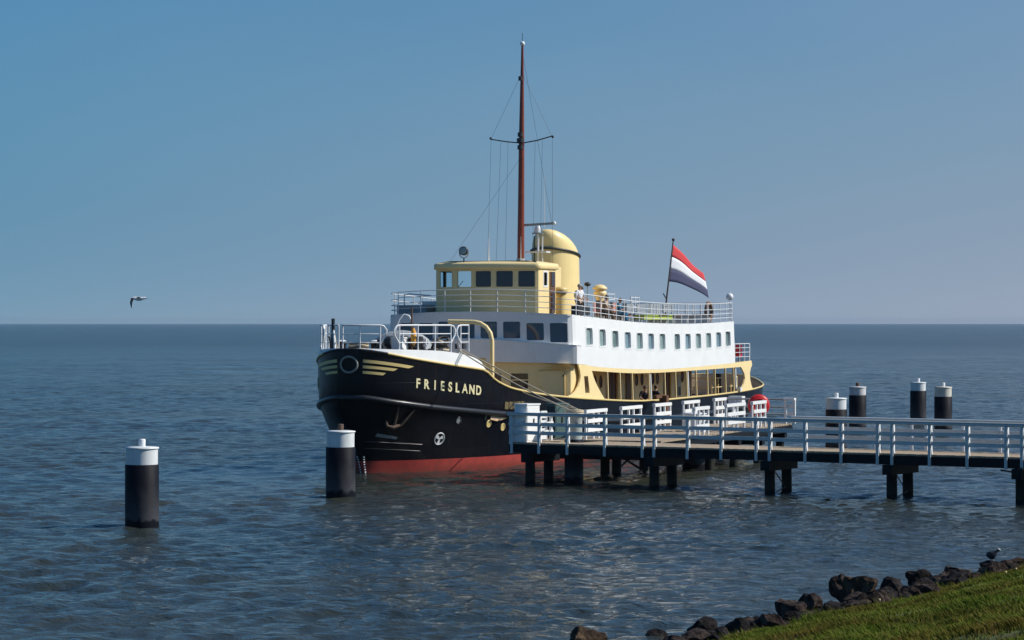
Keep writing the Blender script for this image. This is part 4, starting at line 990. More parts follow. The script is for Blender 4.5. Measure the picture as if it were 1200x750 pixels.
person('left of two people in dark clothes sitting on the open main deck', sw_(-22.9, 3.55, deck_z(-22.9) + .26), 1.6, 'sit', 'cloth_dark', 'cloth_dark', 'hair_brown', hdg + .3)
person('right of two people in dark clothes sitting on the open main deck', sw_(-24.2, 3.55, deck_z(-24.2) + .26), 1.6, 'sit', 'cloth_dark', 'cloth_dark', 'hair_brown', hdg + 2.6)
mb = MB(); zb_ = deck_z(-23.5)
for k in range(3): mb.box((-23.5, 3.42 + .15 * k, zb_ + .66), (2.4, .12, .04), 'brown_wood')
for s_ in (-1, 1): mb.box((-23.5 + s_, 3.55, zb_ + .33), (.06, .4, .62), 'brown_wood')
mb.build('main_deck_bench', ship)

# ---- flag
def flag():
    o = empty('flag', sw_(-35.1, 1.0, 9.3), hdg)
    tag(o, 'red, white and blue tricolour flag blowing from the staff at the ship\'s stern', 'flag')
    # local: x aft-negative.. build in ship axes relative to base; hoist runs down the raked staff
    base = Vector((-35.1, 1.0, 9.3)); hoist_a = Vector((-35.13, 1.0, 9.42)); hoist_b = Vector((-34.43, 1.0, 7.60))
    NX, NY = 22, 12
    def pt(s_, t):   # s along fly 0..1, t down the hoist 0..1
        h_ = hoist_a.lerp(hoist_b, t)
        fly = Vector((-.90, .66, 0)) * (1.62 + .5 * t) * s_
        droop = -(1.40 - .60 * t) * s_ ** (1.05 + .75 * t)
        up = 0
        w = .10 * math.sin(s_ * 7 + t * 1.5) * s_
        return h_ + fly * (1 - .0 * t) + Vector((w * .55, w, droop + up * 1.0)) - base
    for k, (t0, t1, m) in enumerate(((0, 1 / 3, 'flag_red'), (1 / 3, 2 / 3, 'flag_white'), (2 / 3, 1, 'flag_blue'))):
        mb = MB(); vs = []
        for i in range(NX + 1):
            for j in range(5): vs.append(pt(i / NX, t0 + (t1 - t0) * j / 4))
        fs = [(i * 5 + j, (i + 1) * 5 + j, (i + 1) * 5 + j + 1, i * 5 + j + 1) for i in range(NX) for j in range(4)]
        mb.add(vs, fs, m, True); b_ = mb.build('stripe', o)
        md = b_.modifiers.new('thickness', 'SOLIDIFY'); md.thickness = .008
flag()

# ================================================================== the jetty (its own axes: s along, w away from the camera)
JO = Vector((4.80, 91.9, 0)); JA = math.atan2(-.561, .828)
E1 = Vector((.828, -.561, 0)); E2 = Vector((.561, .828, 0))
jetty = empty('jetty', JO, JA); tag(jetty, 'long timber jetty with grey-blue railings on dark piles, in front of the ferry', 'jetty')
DZ = 1.43; WID = 2.4; S0, S1 = -5.95, 25.5; MOD = 4.42
rj = random.Random(3)
pm = MB(); pm.box((0, 0, 0), (.142, WID - .02, .06), 'plank_wood'); plank = pm.mesh('plank')
n = int((S1 - S0) / .15)
for i in range(n):
    s_ = S0 + .075 + i * .15
    if -4.72 < s_ < -3.68:   # the round mooring pile passes up through the deck
        continue
    inst('plank', plank, jetty, (s_, WID / 2 + rj.uniform(-.012, .012), DZ - .03 + rj.uniform(-.004, .004)), rj.uniform(-.004, .004))
for i in range(7):
    s_ = -4.65 + i * .15; mb = MB(); mb.box((0, 0, 0), (.142, .95, .06), 'plank_wood'); 
    inst('plank', mb.mesh('plank'), jetty, (s_, .48, DZ - .03))
mb = MB()
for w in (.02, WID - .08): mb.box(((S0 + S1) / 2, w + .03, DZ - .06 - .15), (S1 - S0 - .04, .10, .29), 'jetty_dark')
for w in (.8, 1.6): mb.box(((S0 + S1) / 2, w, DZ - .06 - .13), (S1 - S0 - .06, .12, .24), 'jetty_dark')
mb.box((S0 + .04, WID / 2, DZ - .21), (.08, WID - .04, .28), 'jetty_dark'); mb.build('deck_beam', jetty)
# railing posts: steel flats that hang from outside the beam, with a stiffener flange coloured whiter to stand for sunlight
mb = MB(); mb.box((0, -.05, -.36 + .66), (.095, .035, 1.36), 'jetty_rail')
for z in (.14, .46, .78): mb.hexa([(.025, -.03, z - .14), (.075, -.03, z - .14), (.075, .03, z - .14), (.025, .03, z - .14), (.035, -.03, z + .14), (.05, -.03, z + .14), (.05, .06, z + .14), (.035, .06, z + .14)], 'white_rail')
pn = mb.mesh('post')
mb = MB(); mb.box((0, .05, -.36 + .66), (.10, .035, 1.34), 'white_rail'); pfar = mb.mesh('post')  # whiter than the near posts: sunlight on their sides put into the colour
nearS = [-5.85, -5.6, -4.42, -3.19, -1.55, -.10]
def post_positions():
    out = [-5.78, -4.64, -3.48, -1.96, -.466]
    k = 0
    while k * MOD < S1 - 1: out += [k * MOD, k * MOD + 1.3, k * MOD + 2.6, k * MOD + 3.9]; k += 1
    return [x for x in out if x < S1]
PP = post_positions()
rail = None
mb = MB(); mb.tube([(S0, -.05, DZ + .97), (S1, -.05, DZ + .97)], .045, 'jetty_rail', 10); mb.box(((S0 + S1) / 2, -.02, DZ + 1.03), (S1 - S0, .15, .035), 'jetty_rail'); nr = mb.build('railing', jetty)
for s_ in PP: inst('post', pn, nr, (s_ + rj.uniform(-.01, .01), rj.uniform(-.008, .008), DZ + rj.uniform(-.012, .012))).rotation_euler = (rj.uniform(-.012, .012), rj.uniform(-.012, .012), 0)
mb = MB(); mb.tube([(S0, WID + .05, DZ + .99), (S1, WID + .05, DZ + .99)], .05, 'jetty_rail', 10); fr_ = mb.build('railing', jetty)
# the far railing only starts where the landing platform ends
far_posts = [x for x in PP if x > 3.9]
fr_.data = (lambda m: (m.tube([(3.9, WID + .05, DZ + .99), (S1, WID + .05, DZ + .99)], .05, 'jetty_rail', 10), m.mesh('railing'))[1])(MB())
for s_ in far_posts: inst('post', pfar, fr_, (s_, WID, DZ))
for r_, w, xs_, m in ((nr, .0, [S0] + PP + [S1], 'jetty_rail'), (fr_, WID, far_posts + [S1], 'jetty_rail')):
    for a, b in zip(xs_[:-1], xs_[1:]):
        for z in (.35, .64):
            mb = MB(); zz1 = DZ + z + rj.uniform(-.01, .01); mb.bar((a + .015, w, zz1), (b - .015, w, zz1 + rj.uniform(-.012, .012)), .035, .125, m); mb.build('rail_board', r_)
# end railing across the left end, boards coloured whiter as if sunlit
mb = MB(); mb.tube([(S0 + .06, -.05, DZ + .99), (S0 + .06, 2.3, DZ + .99)], .05, 'jetty_rail', 10); er = mb.build('railing', jetty)
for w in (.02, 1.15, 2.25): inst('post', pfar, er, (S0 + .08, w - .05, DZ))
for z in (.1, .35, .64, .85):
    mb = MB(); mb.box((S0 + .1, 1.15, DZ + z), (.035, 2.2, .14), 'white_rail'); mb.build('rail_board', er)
# bents: cap beam and two piles, bracing
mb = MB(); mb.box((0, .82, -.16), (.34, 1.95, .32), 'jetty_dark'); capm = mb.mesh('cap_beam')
mb = MB(); mb.tube([(0, 0, -2.2), (.01, 0, -1.1), (0, 0, 0)], [.19, .18, .17], 'pile_wood', 14); pilem = mb.mesh('pile')
bents = [-5.15, -.12, MOD - .12, 2 * MOD - .12, 3 * MOD - .12, 4 * MOD - .12, 5 * MOD - .12]
for s_ in bents:
    c_ = inst('cap_beam', capm, jetty, (s_, 0, DZ - .36))
    for w in (.14, 1.3): inst('pile', pilem, jetty, (s_ + .02, w, DZ - .66), rj.uniform(-.05, .05))
    if s_ > 3 and int(s_) % 2 == 0:
        mb = MB(); mb.tube([(s_ + .1, .3, .75), (s_ + .1, 1.2, .05)], .018, 'dark_metal', 6); mb.tube([(s_ + .1, .3, .0), (s_ + .1, 1.2, .2)], .018, 'dark_metal', 6); mb.build('brace', jetty)
mb = MB(); mb.box((2.6 + 3 * MOD - .6, -.12, DZ - .16), (.28, .1, .24), 'dark_metal'); mb.tube([(13.3, -.1, 1.1), (13.0, -.12, .98), (12.6, -.12, 1.02)], .03, 'dark_metal', 6); mb.build('junction_box', jetty)

# ---- landing platform beside the ship, in ship axes
plat = empty('landing_platform', (SHX, SHY, 0), hdg); tag(plat, 'timber landing platform with white fence panels between jetty and ferry', 'platform')
pm = MB(); pm.box((0, 0, 0), (.142, 2.95, .06), 'plank_wood'); pl1 = pm.mesh('plank')
pm = MB(); pm.box((0, 0, 0), (.142, 5.4, .06), 'plank_wood'); pl2 = pm.mesh('plank')
pm = MB(); pm.box((0, 0, 0), (.142, .75, .06), 'plank_wood'); pl3 = pm.mesh('plank')
u = .9
while u > -17.2:
    if u > -4.2: inst('plank', pl2, plat, (u, 6.5 + 2.7, DZ - .035), rj.uniform(-.003, .003))
    elif -8.35 < u < -7.25: inst('plank', pl3, plat, (u, 9.15, DZ - .035)); inst('plank', pl3, plat, (u, 11.45, DZ - .035))
    else: inst('plank', pl1, plat, (u, 8.85 + 1.475 + rj.uniform(-.015, .015), DZ - .035), rj.uniform(-.004, .004))
    u -= .15
mb = MB()
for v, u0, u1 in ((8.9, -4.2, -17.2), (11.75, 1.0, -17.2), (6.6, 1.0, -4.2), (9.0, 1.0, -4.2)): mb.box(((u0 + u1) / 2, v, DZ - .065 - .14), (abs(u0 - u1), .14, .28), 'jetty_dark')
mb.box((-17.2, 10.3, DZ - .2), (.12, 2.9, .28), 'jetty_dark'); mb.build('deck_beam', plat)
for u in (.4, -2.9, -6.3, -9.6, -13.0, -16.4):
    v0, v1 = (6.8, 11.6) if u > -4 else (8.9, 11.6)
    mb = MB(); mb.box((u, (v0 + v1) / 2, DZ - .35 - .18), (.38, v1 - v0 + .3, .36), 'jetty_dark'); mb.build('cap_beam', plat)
    for v in ((8.5, 8.95) if u > -4 else (8.9, 11.5)):
        if u > 0: continue
        inst('pile', pilem, plat, (u, v, DZ - .7))
mb = MB()
for a, b in (((-3.1, 8.7), (-6.1, 8.9)), ((-9.7, 8.9), (-12.9, 8.9))):
    mb.tube([(a[0], a[1], .85), (b[0], b[1], .0)], .045, 'dark_metal', 6); mb.tube([(a[0], a[1], .0), (b[0], b[1], .85)], .045, 'dark_metal', 6)
mb.build('brace', plat)
def fence_panel(u0, u1, v, ztop=2.47, solid=0):
    """white panel: heavy top rail, end posts, a pair in the middle, two boards"""
    mb = MB(); mb.box(((u0 + u1) / 2, v, ztop - .05), (abs(u1 - u0) + .12, .12, .12), 'white_paint'); o = mb.build('fence_panel', plat)
    m_ = (u0 + u1) / 2
    for u in (u0, m_ + .28, m_ - .28, u1):
        for dv in (0,):
            mb = MB(); mb.box((u, v + dv, (ztop + DZ) / 2 - .05), (.09, .07, ztop - DZ - .08), 'white_paint'); mb.build('post', o)
    for z in (2.08, 1.76):
        mb = MB(); mb.box((m_, v + .06, z), (abs(u1 - u0) - .1, .035, .14), 'white_paint'); mb.build('board', o)
for u0, u1 in ((.65, -1.55), (-3.35, -5.65), (-7.35, -9.35), (-11.1, -13.15), (-15.4, -17.0)): fence_panel(u0, u1, 8.98)
for u0, u1 in ((-3.75, -5.5), (-7.9, -10.4), (-11.55, -13.45)): fence_panel(u0, u1, 11.68)
# end fence: thin grey pipes from the platform to the ship side, and the white gate panel at its landward end
mb = MB(); mb.tube([(-17.05, 8.9, 2.42), (-17.05, 11.6, 2.42)], .04, 'grey_paint', 8); ef = mb.build('end_railing', plat)
for z in (2.1, 1.8):
    mb = MB(); mb.tube([(-17.05, 8.9, z), (-17.05, 11.6, z)], .035, 'grey_paint', 8); mb.build('rail', ef)
for v in (8.95, 10.2): mb = MB(); mb.tube([(-17.05, v, DZ), (-17.05, v, 2.42)], .04, 'grey_paint', 8); mb.build('post', ef)
mb = MB(); mb.box((-16.9, 11.78, 2.44), (.30, .46, .09), 'white_paint'); gt = mb.build('gate_panel', plat)
for v in (11.6, 11.98): mb = MB(); mb.box((-16.9, v, 1.92), (.12, .09, .98), 'white_paint'); mb.build('post', gt)
for z in (2.14, 1.82): mb = MB(); mb.box((-16.95, 11.79, z), (.04, .34, .14), 'white_paint'); mb.build('board', gt)
mb = MB(); mb.box((-18.3, 9.1, 2.35), (.5, .6, .3), 'white_paint'); mb.box((-18.0, 9.1, 1.9), (.08, .08, .9), 'white_paint'); mb.bar((-17.3, 9.1, 1.5), (-18.5, 9.1, 2.2), .08, .08, 'white_paint'); mb.build('gangway_hinge', plat)
# life buoy in its round red case on a post
lb = empty('lifebuoy_case', to_world(-14.9, 11.02, DZ), math.atan2(-1, .12)); tag(lb, 'round red lifebuoy case on a post at the far end of the landing platform', 'lifebuoy')
mb = MB(); q = Vector((1, 0, 0)).to_track_quat('Z', 'Y').to_matrix()
mb.lathe([(.10, .10), (.30, .12), (.40, .09), (.45, .02), (.45, -.06), (.40, -.10), (.1, -.10)], (0, 0, .80), 'buoy_red', 28, mtx=q); mb.build('case', lb)
mb = MB(); mb.tube([(.13, .30 * math.cos(a), .8 + .30 * math.sin(a)) if False else (.12, .27 * math.cos(a), .8 + .27 * math.sin(a)) for a in [2 * math.pi * k / 24 for k in range(24)]], .035, 'buoy_red', 6, closed=True); mb.build('rim', lb)
mb = MB(); mb.tube([(-.14, 0, 0), (-.14, 0, .9)], .05, 'white_rail', 8); mb.build('post', lb)
for z in (1.12, .9): pass
# cabinets on the jetty
def cabinet(name, label, loc, rz, d, m_left, m_right, cat):
    o = empty(name, loc, rz); tag(o, label, cat); mb = MB()
    x, y, z = d; mb.box((0, 0, z / 2), (x, y, z - .02), m_right); mb.build('case', o)
    mb = MB(); mb.box((0, 0, z + .015), (x + .06, y + .06, .05), m_right); mb.build('lid', o)
    mb = MB(); mb.box((-.0, -y / 2 - .008, z / 2), (x - .08, .012, z - .14), m_left); mb.box((x * .32, -y / 2 - .03, z * .52), (.05, .04, .12), 'dark_metal'); mb.build('door', o)
    mb = MB(); mb.box((x / 2 + .008, 0, z / 2), (.012, y - .08, z - .14), m_right); mb.box((x / 2 + .03, 0, z * .55), (.03, .05, .22), 'dark_metal'); mb.build('side_door', o)
    return o
def J(s_, w, z=DZ): return JO + E1 * s_ + E2 * w + Vector((0, 0, z))
cabinet('power_cabinet', 'tall white cabinet at the left end of the jetty, bright on its right side', J(-5.5, .5), JA + .05, (.50, .86, 1.30), 'white_paint', 'white_paint', 'cabinet')
cabinet('control_cabinet', 'dark green cabinet on the platform just left of the roped mooring pile', J(-6.46, 3.9), JA - .12, (.42, .72, 1.22), 'dark_metal', 'cabinet_green', 'cabinet')
mb = MB()
o = empty('fence_section', J(-5.38, 1.4), JA + .15); tag(o, 'short white three-board fence between the white and the green cabinet', 'fence')
mb.box((.1, 0, .9), (.12, 1.1, .09), 'white_paint'); mb.build('top_rail', o)
for z in (.6, .3): mb = MB(); mb.box((.1, 0, z), (.04, 1.05, .16), 'white_paint'); mb.build('board', o)
for y in (-.5, .5): mb = MB(); mb.box((.03, y, .44), (.09, .09, .88), 'white_paint'); mb.build('post', o)

# ---- mooring piles
def mooring_pile(name, x, y, ztop, zb, r, label, cap='cap_white', group=None, tilt=0, knob='white_rail', capr=.94):
    o = empty(name, (x, y, 0), rj.uniform(0, 6)); tag(o, label, 'mooring pile', group)
    mb = MB(); mb.lathe([(r, -2.0), (r, .22), (r * 1.0, .24), (r, zb), (r * .96, zb + .012)], (0, 0, 0), 'pile_sleeve', 40); mb.build('sleeve', o)
    mb = MB(); mb.lathe([(r * capr * .99, zb - .05), (r * capr, ztop - .035)], (0, 0, 0), cap, 40); mb.build('cap_band', o)
    mb = MB(); mb.lathe([(r * 1.0, ztop - .035), (r * 1.01, ztop), (r * .7, ztop + .02), (r * .1, ztop + .03)], (0, 0, 0), cap, 40); mb.build('lid', o)
    mb = MB(); mb.lathe([(.095, ztop), (.10, ztop + .2), (.09, ztop + .225), (.02, ztop + .23)], (0, 0, 0), knob, 14); mb.build('knob', o)
    return o
mooring_pile('mooring_pile', -10.15, 74.9, 2.18, 1.70, .465, 'black mooring pile with clean white top, alone in open water at the far left')
mooring_pile('mooring_pile', -5.50, 87.6, 2.12, 1.60, .475, 'black mooring pile with white top and rusty knob, in front of the ferry\'s bow', knob='rust_metal')
mooring_pile('mooring_pile', 14.25, 120.0, 2.28, 1.78, .47, 'nearest and leftmost of the four piles beyond the jetty railing, broad white top', cap='cap_chipped' if False else 'cap_white')
mooring_pile('mooring_pile', 18.05, 142.6, 2.24, 1.80, .455, 'pile beyond the jetty with chipped paint on its white top, second from left of four', cap='cap_chipped', knob='rust_metal')
mooring_pile('mooring_pile', 22.95, 154.3, 2.22, 1.74, .455, 'farthest pile beyond the jetty, third from left of four, clean white top')
mooring_pile('mooring_pile', 22.2, 140.6, 2.28, 1.78, .46, 'rightmost pile beyond the jetty, white top streaked with yellow rust', cap='cap_rusty')
p_ = to_world(-7.8, 10.45); mooring_pile('mooring_pile', p_.x, p_.y, 2.12, 1.2, .47, 'white-banded mooring pile standing up through the landing platform among the white fences')
p_ = J(-4.2, 1.5, 0)
rp = empty('mooring_post', (p_.x, p_.y, 0)); tag(rp, 'grey mooring pile with the ferry\'s ropes looped over its head, beside the green cabinet', 'mooring pile')
mb = MB(); mb.lathe([(.33, -2), (.33, 1.5), (.31, 1.52)], (0, 0, 0), 'pile_sleeve', 30); mb.build('shaft', rp)
mb = MB(); mb.lathe([(.29, 1.5), (.29, 2.42), (.32, 2.45), (.32, 2.5), (.1, 2.53)], (0, 0, 0), 'cabinet_grey', 30); mb.build('head', rp)
mb = MB(); mb.tube([(.1, -.42, 2.05), (.1, .42, 2.1)], .05, 'dark_metal', 8); mb.build('cross_bar', rp)
# ---- mooring ropes
def rope(name, a, b, r, sag, label, m='rope_tan'):
    a = Vector(a); b = Vector(b); mb = MB(); mb.tube([a.lerp(b, t / 20) - Vector((0, 0, sag * 4 * (t / 20) * (1 - t / 20))) for t in range(21)], r, m, 6)
    o = mb.build(name); tag(o, label, 'rope'); return o
ch = to_world(-2.75, 2.75, 4.55); hd_ = Vector((p_.x, p_.y, 2.45))
rope('mooring_rope', ch, hd_ + Vector((-.1, -.1, .08)), .024, .12, 'lower of the two long tan mooring ropes from the bow to the grey pile')
rope('mooring_rope', ch + Vector((.1, .1, .02)), hd_ + Vector((.12, -.05, .12)), .023, .02, 'upper of the two long tan mooring ropes from the bow to the grey pile')
ch2 = to_world(-6.6, 3.85, 2.9)
rope('mooring_rope', ch2, hd_ + Vector((.22, .0, .1)), .023, .06, 'short tan mooring rope from the gold edge of the hull to the grey pile')
mb = MB()
for k in range(4): mb.tube([(hd_.x + .32 * math.cos(a), hd_.y + .32 * math.sin(a), 2.36 + .05 * k + .03 * math.sin(a + k)) for a in [2 * math.pi * j / 20 for j in range(20)]], .032, 'rope_tan', 6, closed=True)
tag(mb.build('rope_turns'), 'turns of tan rope wrapped round the head of the grey mooring pile', 'rope')
# fender timber between the ship and the platform
fp = to_world(-21.9, 4.75); o = empty('fender_post', (fp.x, fp.y, 0), hdg); tag(o, 'brown timber fender pile against the ship\'s black side amidships', 'fender')
mb = MB(); mb.box((0, 0, .3), (.34, .34, 4.2), 'brown_wood'); mb.build('pile', o)
mb = MB(); mb.box((.35, -.1, 2.36), (1.3, .16, .14), 'brown_wood'); mb.build('cross_timber', o)
mb = MB(); mb.tube([(.45, .12, -.5), (.45, .12, 2.1)], .12, 'dark_metal', 10); mb.build('rubbing_pipe', o)

# ================================================================== shore: grass bank, stones, birds
SD = Vector((.497, .868, 0)); SN = Vector((.868, -.497, 0)); S_O = Vector((4.25, 45.3, 0))
def bank_z(p, d):
    n_ = noise.noise(Vector((p.x * .35, p.y * .35, 3))) * .14 + noise.noise(Vector((p.x * 1.3, p.y * 1.3, 8))) * .05
    if d < 0: return .50 + d * .62 + n_ * .5
    return .50 + .205 * d - .0007 * d * d + n_ * min(1, .3 + d)
def edge_wob(s_): return .35 * noise.noise(Vector((s_ * .25, 0, 5))) + .12 * noise.noise(Vector((s_ * 1.1, 2, 5)))
ss = np.concatenate([np.arange(-46, -24, 2.0), np.arange(-24, 22, .3), np.arange(22, 120, 2.5)]); dd = np.concatenate([np.arange(-3.6, 0, .4), np.arange(0, 15, .3), np.arange(15, 60, 2.0)])
vs = []
for a in ss:
    for b in dd:
        p = S_O + SD * float(a) + SN * float(b); vs.append((p.x, p.y, bank_z(p, float(b))))
nd = len(dd); me = bpy.data.meshes.new('grass_bank')
me.from_pydata(vs, [], [(i * nd + j, i * nd + j + 1, (i + 1) * nd + j + 1, (i + 1) * nd + j) for i in range(len(ss) - 1) for j in range(nd - 1)])
for f in me.polygons: f.use_smooth = True
m = mat('bank_soil', (.085, .125, .012), .95, var=.5, vscale=1.2, bump=.8, bscale=12, col2=(.10, .095, .025)); me.materials.append(m)
bank = bpy.data.objects.new('grass_bank', me); C.objects.link(bank); bank['kind'] = 'structure'
if bank.data.polygons[0].normal.z < 0: bank.data.flip_normals()
# grass blades
def blades(name, N, srange, drange, h0, h1, mats, seed, label, lean=.4):
    g = np.random.default_rng(seed); S_ = g.uniform(*srange, N); D = drange[0] + (drange[1] - drange[0]) * g.random(N) ** 1.1
    fx = S_O.x + SD.x * S_ + SN.x * D; fy = S_O.y + SD.y * S_ + SN.y * D; keep = ((EYE - .6 - .19 * D) / fy < .131) & (fx / fy < .205) & (fx / fy > -.01)
    S_, D = S_[keep], D[keep]; N = len(S_)
    cl = np.array([noise.noise(Vector((float(a) * .9, float(b) * .9, 1.7))) for a, b in zip(S_, D)])
    keep = g.random(N) < (.6 + .9 * cl); S_, D, cl = S_[keep], D[keep], cl[keep]; N = len(S_)
    px = S_O.x + SD.x * S_ + SN.x * D; py = S_O.y + SD.y * S_ + SN.y * D
    pz = np.array([bank_z(Vector((float(x), float(y), 0)), float(d)) for x, y, d in zip(px, py, D)])
    h_ = g.uniform(h0, h1, N) * (1 + .9 * cl); a = g.uniform(0, 6.283, N); w = g.uniform(.0035, .0075, N); la = g.uniform(-.6, 1.2, N) + 2.6; ln = g.uniform(.2, 1.3, N) * lean * h_
    dx, dy = np.cos(a) * w, np.sin(a) * w; lx, ly = np.cos(la) * ln, np.sin(la) * ln
    V = np.zeros((N, 5, 3))
    V[:, 0] = np.stack([px - dx, py - dy, pz - .02], 1); V[:, 1] = np.stack([px + dx, py + dy, pz - .02], 1)
    V[:, 2] = np.stack([px + dx * .8 + lx * .35, py + dy * .8 + ly * .35, pz + h_ * .6], 1); V[:, 3] = np.stack([px - dx * .8 + lx * .35, py - dy * .8 + ly * .35, pz + h_ * .6], 1)
    V[:, 4] = np.stack([px + lx, py + ly, pz + h_], 1)
    me = bpy.data.meshes.new(name); me.vertices.add(N * 5); me.vertices.foreach_set('co', V.ravel())
    b = np.arange(N)[:, None] * 5
    me.loops.add(N * 7); me.polygons.add(N * 2)
    li = np.concatenate([b + 0, b + 1, b + 2, b + 3, b + 3, b + 2, b + 4], 1).astype(np.int32); me.loops.foreach_set('vertex_index', li.ravel())
    st = np.stack([np.arange(N) * 7, np.arange(N) * 7 + 4], 1).astype(np.int32); me.polygons.foreach_set('loop_start', st.ravel())
    mi = np.repeat(g.integers(0, len(mats), N), 2).astype(np.int32); me.polygons.foreach_set('material_index', mi)
    for q in mats: me.materials.append(M[q])
    me.update(calc_edges=True); o = bpy.data.objects.new(name, me); C.objects.link(o); o['kind'] = 'stuff'; o['label'] = label; o['category'] = 'grass'
for nm, c in (('blade_green', (.108, .160, .014)), ('blade_olive', (.145, .172, .024)), ('blade_dry', (.17, .16, .045)), ('blade_dark', (.052, .095, .007))): mat(nm, c, .85, spec=.08, col2=tuple(q * w for q, w in zip(c, (1.0, .62, .9))), vscale=.55, var=.3)
blades('grass', 1500000, (-22, 17), (-.1, 14), .03, .075, ['blade_green', 'blade_olive', 'blade_dark', 'blade_green', 'blade_olive', 'blade_green', 'blade_dark', 'blade_green', 'blade_dry'], 11, 'short green grass covering the sloping bank at the lower right', .95)
blades('grass_tuft', 9000, (-13, 17), (-.4, .5), .06, .15, ['blade_dry', 'blade_olive', 'blade_green'], 12, 'taller pale grass tufts along the edge between bank and stones', .6)
# stones: each its own mesh, jagged by cutting planes
def stone(size, seed, mname, name='rock'):
    r = random.Random(seed); b2 = bmesh.new(); bmesh.ops.create_icosphere(b2, subdivisions=3, radius=1)
    planes = []
    for k in range(9):
        d = Vector((r.gauss(0, 1), r.gauss(0, 1), r.gauss(0, 1))).normalized(); planes.append((d, r.uniform(.45, .85)))
    off = Vector((r.uniform(0, 50), 0, 0))
    for v in b2.verts:
        p = v.co.copy()
        for d, h_ in planes:
            k = p.dot(d)
            if k > h_: p -= d * (k - h_)
        p *= 1 + .22 * noise.noise(p * 1.9 + off) + .13 * noise.noise(p * 4.5 + off) + .07 * noise.noise(p * 10 + off)
        v.co = Vector((p.x * size[0], p.y * size[1], p.z * size[2]))
    me = bpy.data.meshes.new(name); b2.to_mesh(me); b2.free(); me.materials.append(M[mname]); return me
rk = random.Random(21); cnt = 0
def put(x, y, z, size, mname, label, group='stones along the water\'s edge', seed=None):
    global cnt; cnt += 1
    o = bpy.data.objects.new('rock', stone(size, seed or 100 + cnt, mname)); C.objects.link(o); o.location = (x, y, z); o.rotation_euler = (rk.uniform(-.3, .3), rk.uniform(-.3, .3), rk.uniform(0, 6.28))
    tag(o, label, 'rock', group); return o
GEN = 'small dark rough stone among many alike at the water\'s edge'
f_ = 3200.
def gpt(px, py, z): d = (EYE - z) * f_ / (py - 378); return ((px - 600) / f_ * d, d)
big = [(1008, 693, .50, (.42, .34, .50), 'rock_brown', 'largest upright brown boulder in the row of stones, flat orange-brown top', 5),
       (985, 693, .46, (.28, .24, .34), 'rock', 'squarish grey-brown stone against the left side of the largest boulder', 6),
       (686, 752, .05, (.40, .34, .28), 'rock_brown', 'rounded brown stone alone in the water at the lower left end of the stones', 7),
       (925, 716, .32, (.36, .30, .27), 'rock', 'broad grey-brown stone left of the largest boulder', 8),
       (945, 712, .30, (.38, .3, .26), 'rock', 'long pale-streaked stone just left of the largest boulder', 9),
       (828, 745, .15, (.36, .30, .34), 'rock_dark', 'tall black jagged stone near the lower end of the row', 10),
       (1045, 692, .35, (.36, .30, .26), 'rock_dark', 'dark stone touching the right side of the largest boulder', 12),
       (1078, 682, .35, (.34, .30, .30), 'rock_dark', 'black lumpy stone second to the right of the largest boulder', 13),
       (1118, 676, .35, (.40, .32, .28), 'rock', 'brownish wide stone midway between largest boulder and right edge', 14),
       (1162, 668, .25, (.38, .3, .22), 'rock_dark', 'low dark stone the black bird stands on', 15),
       (1192, 667, .35, (.36, .32, .28), 'rock_brown', 'brown stone at the right edge of the picture', 16),
       (770, 749, .0, (.28, .24, .2), 'rock_dark', 'black pointed stone in shallow water at the bottom, left of the tall jagged one', 17)]
for px, py, z, sz, mn, lab, sd in big:
    x, y = gpt(px, py, z); put(x, y, z, sz, mn, lab, seed=sd)
for i in range(270):
    s_ = -7.5 + 25 * (i / 270) + rk.uniform(-.15, .15); d = rk.uniform(-1.7, .3)
    p = S_O + SD * s_ + SN * (d + .05); z = min(.56, .52 + d * .30)
    r_ = rk.uniform(.13, .30) * (1.15 if rk.random() < .3 else 1); mn = rk.choice(['rock', 'rock_dark', 'rock_dark', 'rock'])
    px_ = 600 + 3200 * p.x / p.y; lab = 'small rough stone among those left of the tall black jagged stone' if px_ < 828 else 'small dark rough stone among those between the tall jagged stone and the largest boulder' if px_ < 1008 else 'small dark rough stone between the largest boulder and the black waterbird' if px_ < 1163 else 'small dark stone among those right of the black waterbird'
    put(p.x, p.y, z + rk.uniform(-.03, .08), (r_ * rk.uniform(.9, 1.35), r_ * rk.uniform(.8, 1.1), r_ * rk.uniform(.6, .95)), mn, lab)
# rubble wedged between the stones: hundreds of small pieces, one object
mb = MB(); protos = []
for k in range(10):
    b2 = bmesh.new(); bmesh.ops.create_icosphere(b2, subdivisions=2, radius=1); o_ = Vector((k * 7.3, 1, 2))
    for v in b2.verts: v.co *= .8 + .38 * noise.noise(v.co * 1.7 + o_) + .15 * noise.noise(v.co * 5 + o_)
    protos.append(([v.co.copy() for v in b2.verts], [tuple(v.index for v in f.verts) for f in b2.faces])); b2.free()
for i in range(1100):
    s_ = rk.uniform(-8, 18); d = rk.uniform(-1.95, .28); p = S_O + SD * s_ + SN * d; z = min(.52, .50 + d * .34); r_ = rk.uniform(.05, .15)
    q = Matrix.Rotation(rk.uniform(0, 6.28), 3, 'Z') @ Matrix.Rotation(rk.uniform(0, 6.28), 3, 'X'); sc_ = Vector((r_ * rk.uniform(.9, 1.5), r_ * rk.uniform(.8, 1.2), r_ * rk.uniform(.6, 1)))
    pv_, pf_ = protos[i % 10]; mb.add([q @ Vector((v.x * sc_.x, v.y * sc_.y, v.z * sc_.z)) + Vector((p.x, p.y, z)) for v in pv_], pf_, ('rock', 'rock_dark', 'rock_brown')[i % 3])
o = mb.build('rubble', kind='stuff'); o['label'] = 'small broken stone filling the gaps between the larger stones on the shore'; o['category'] = 'rubble'
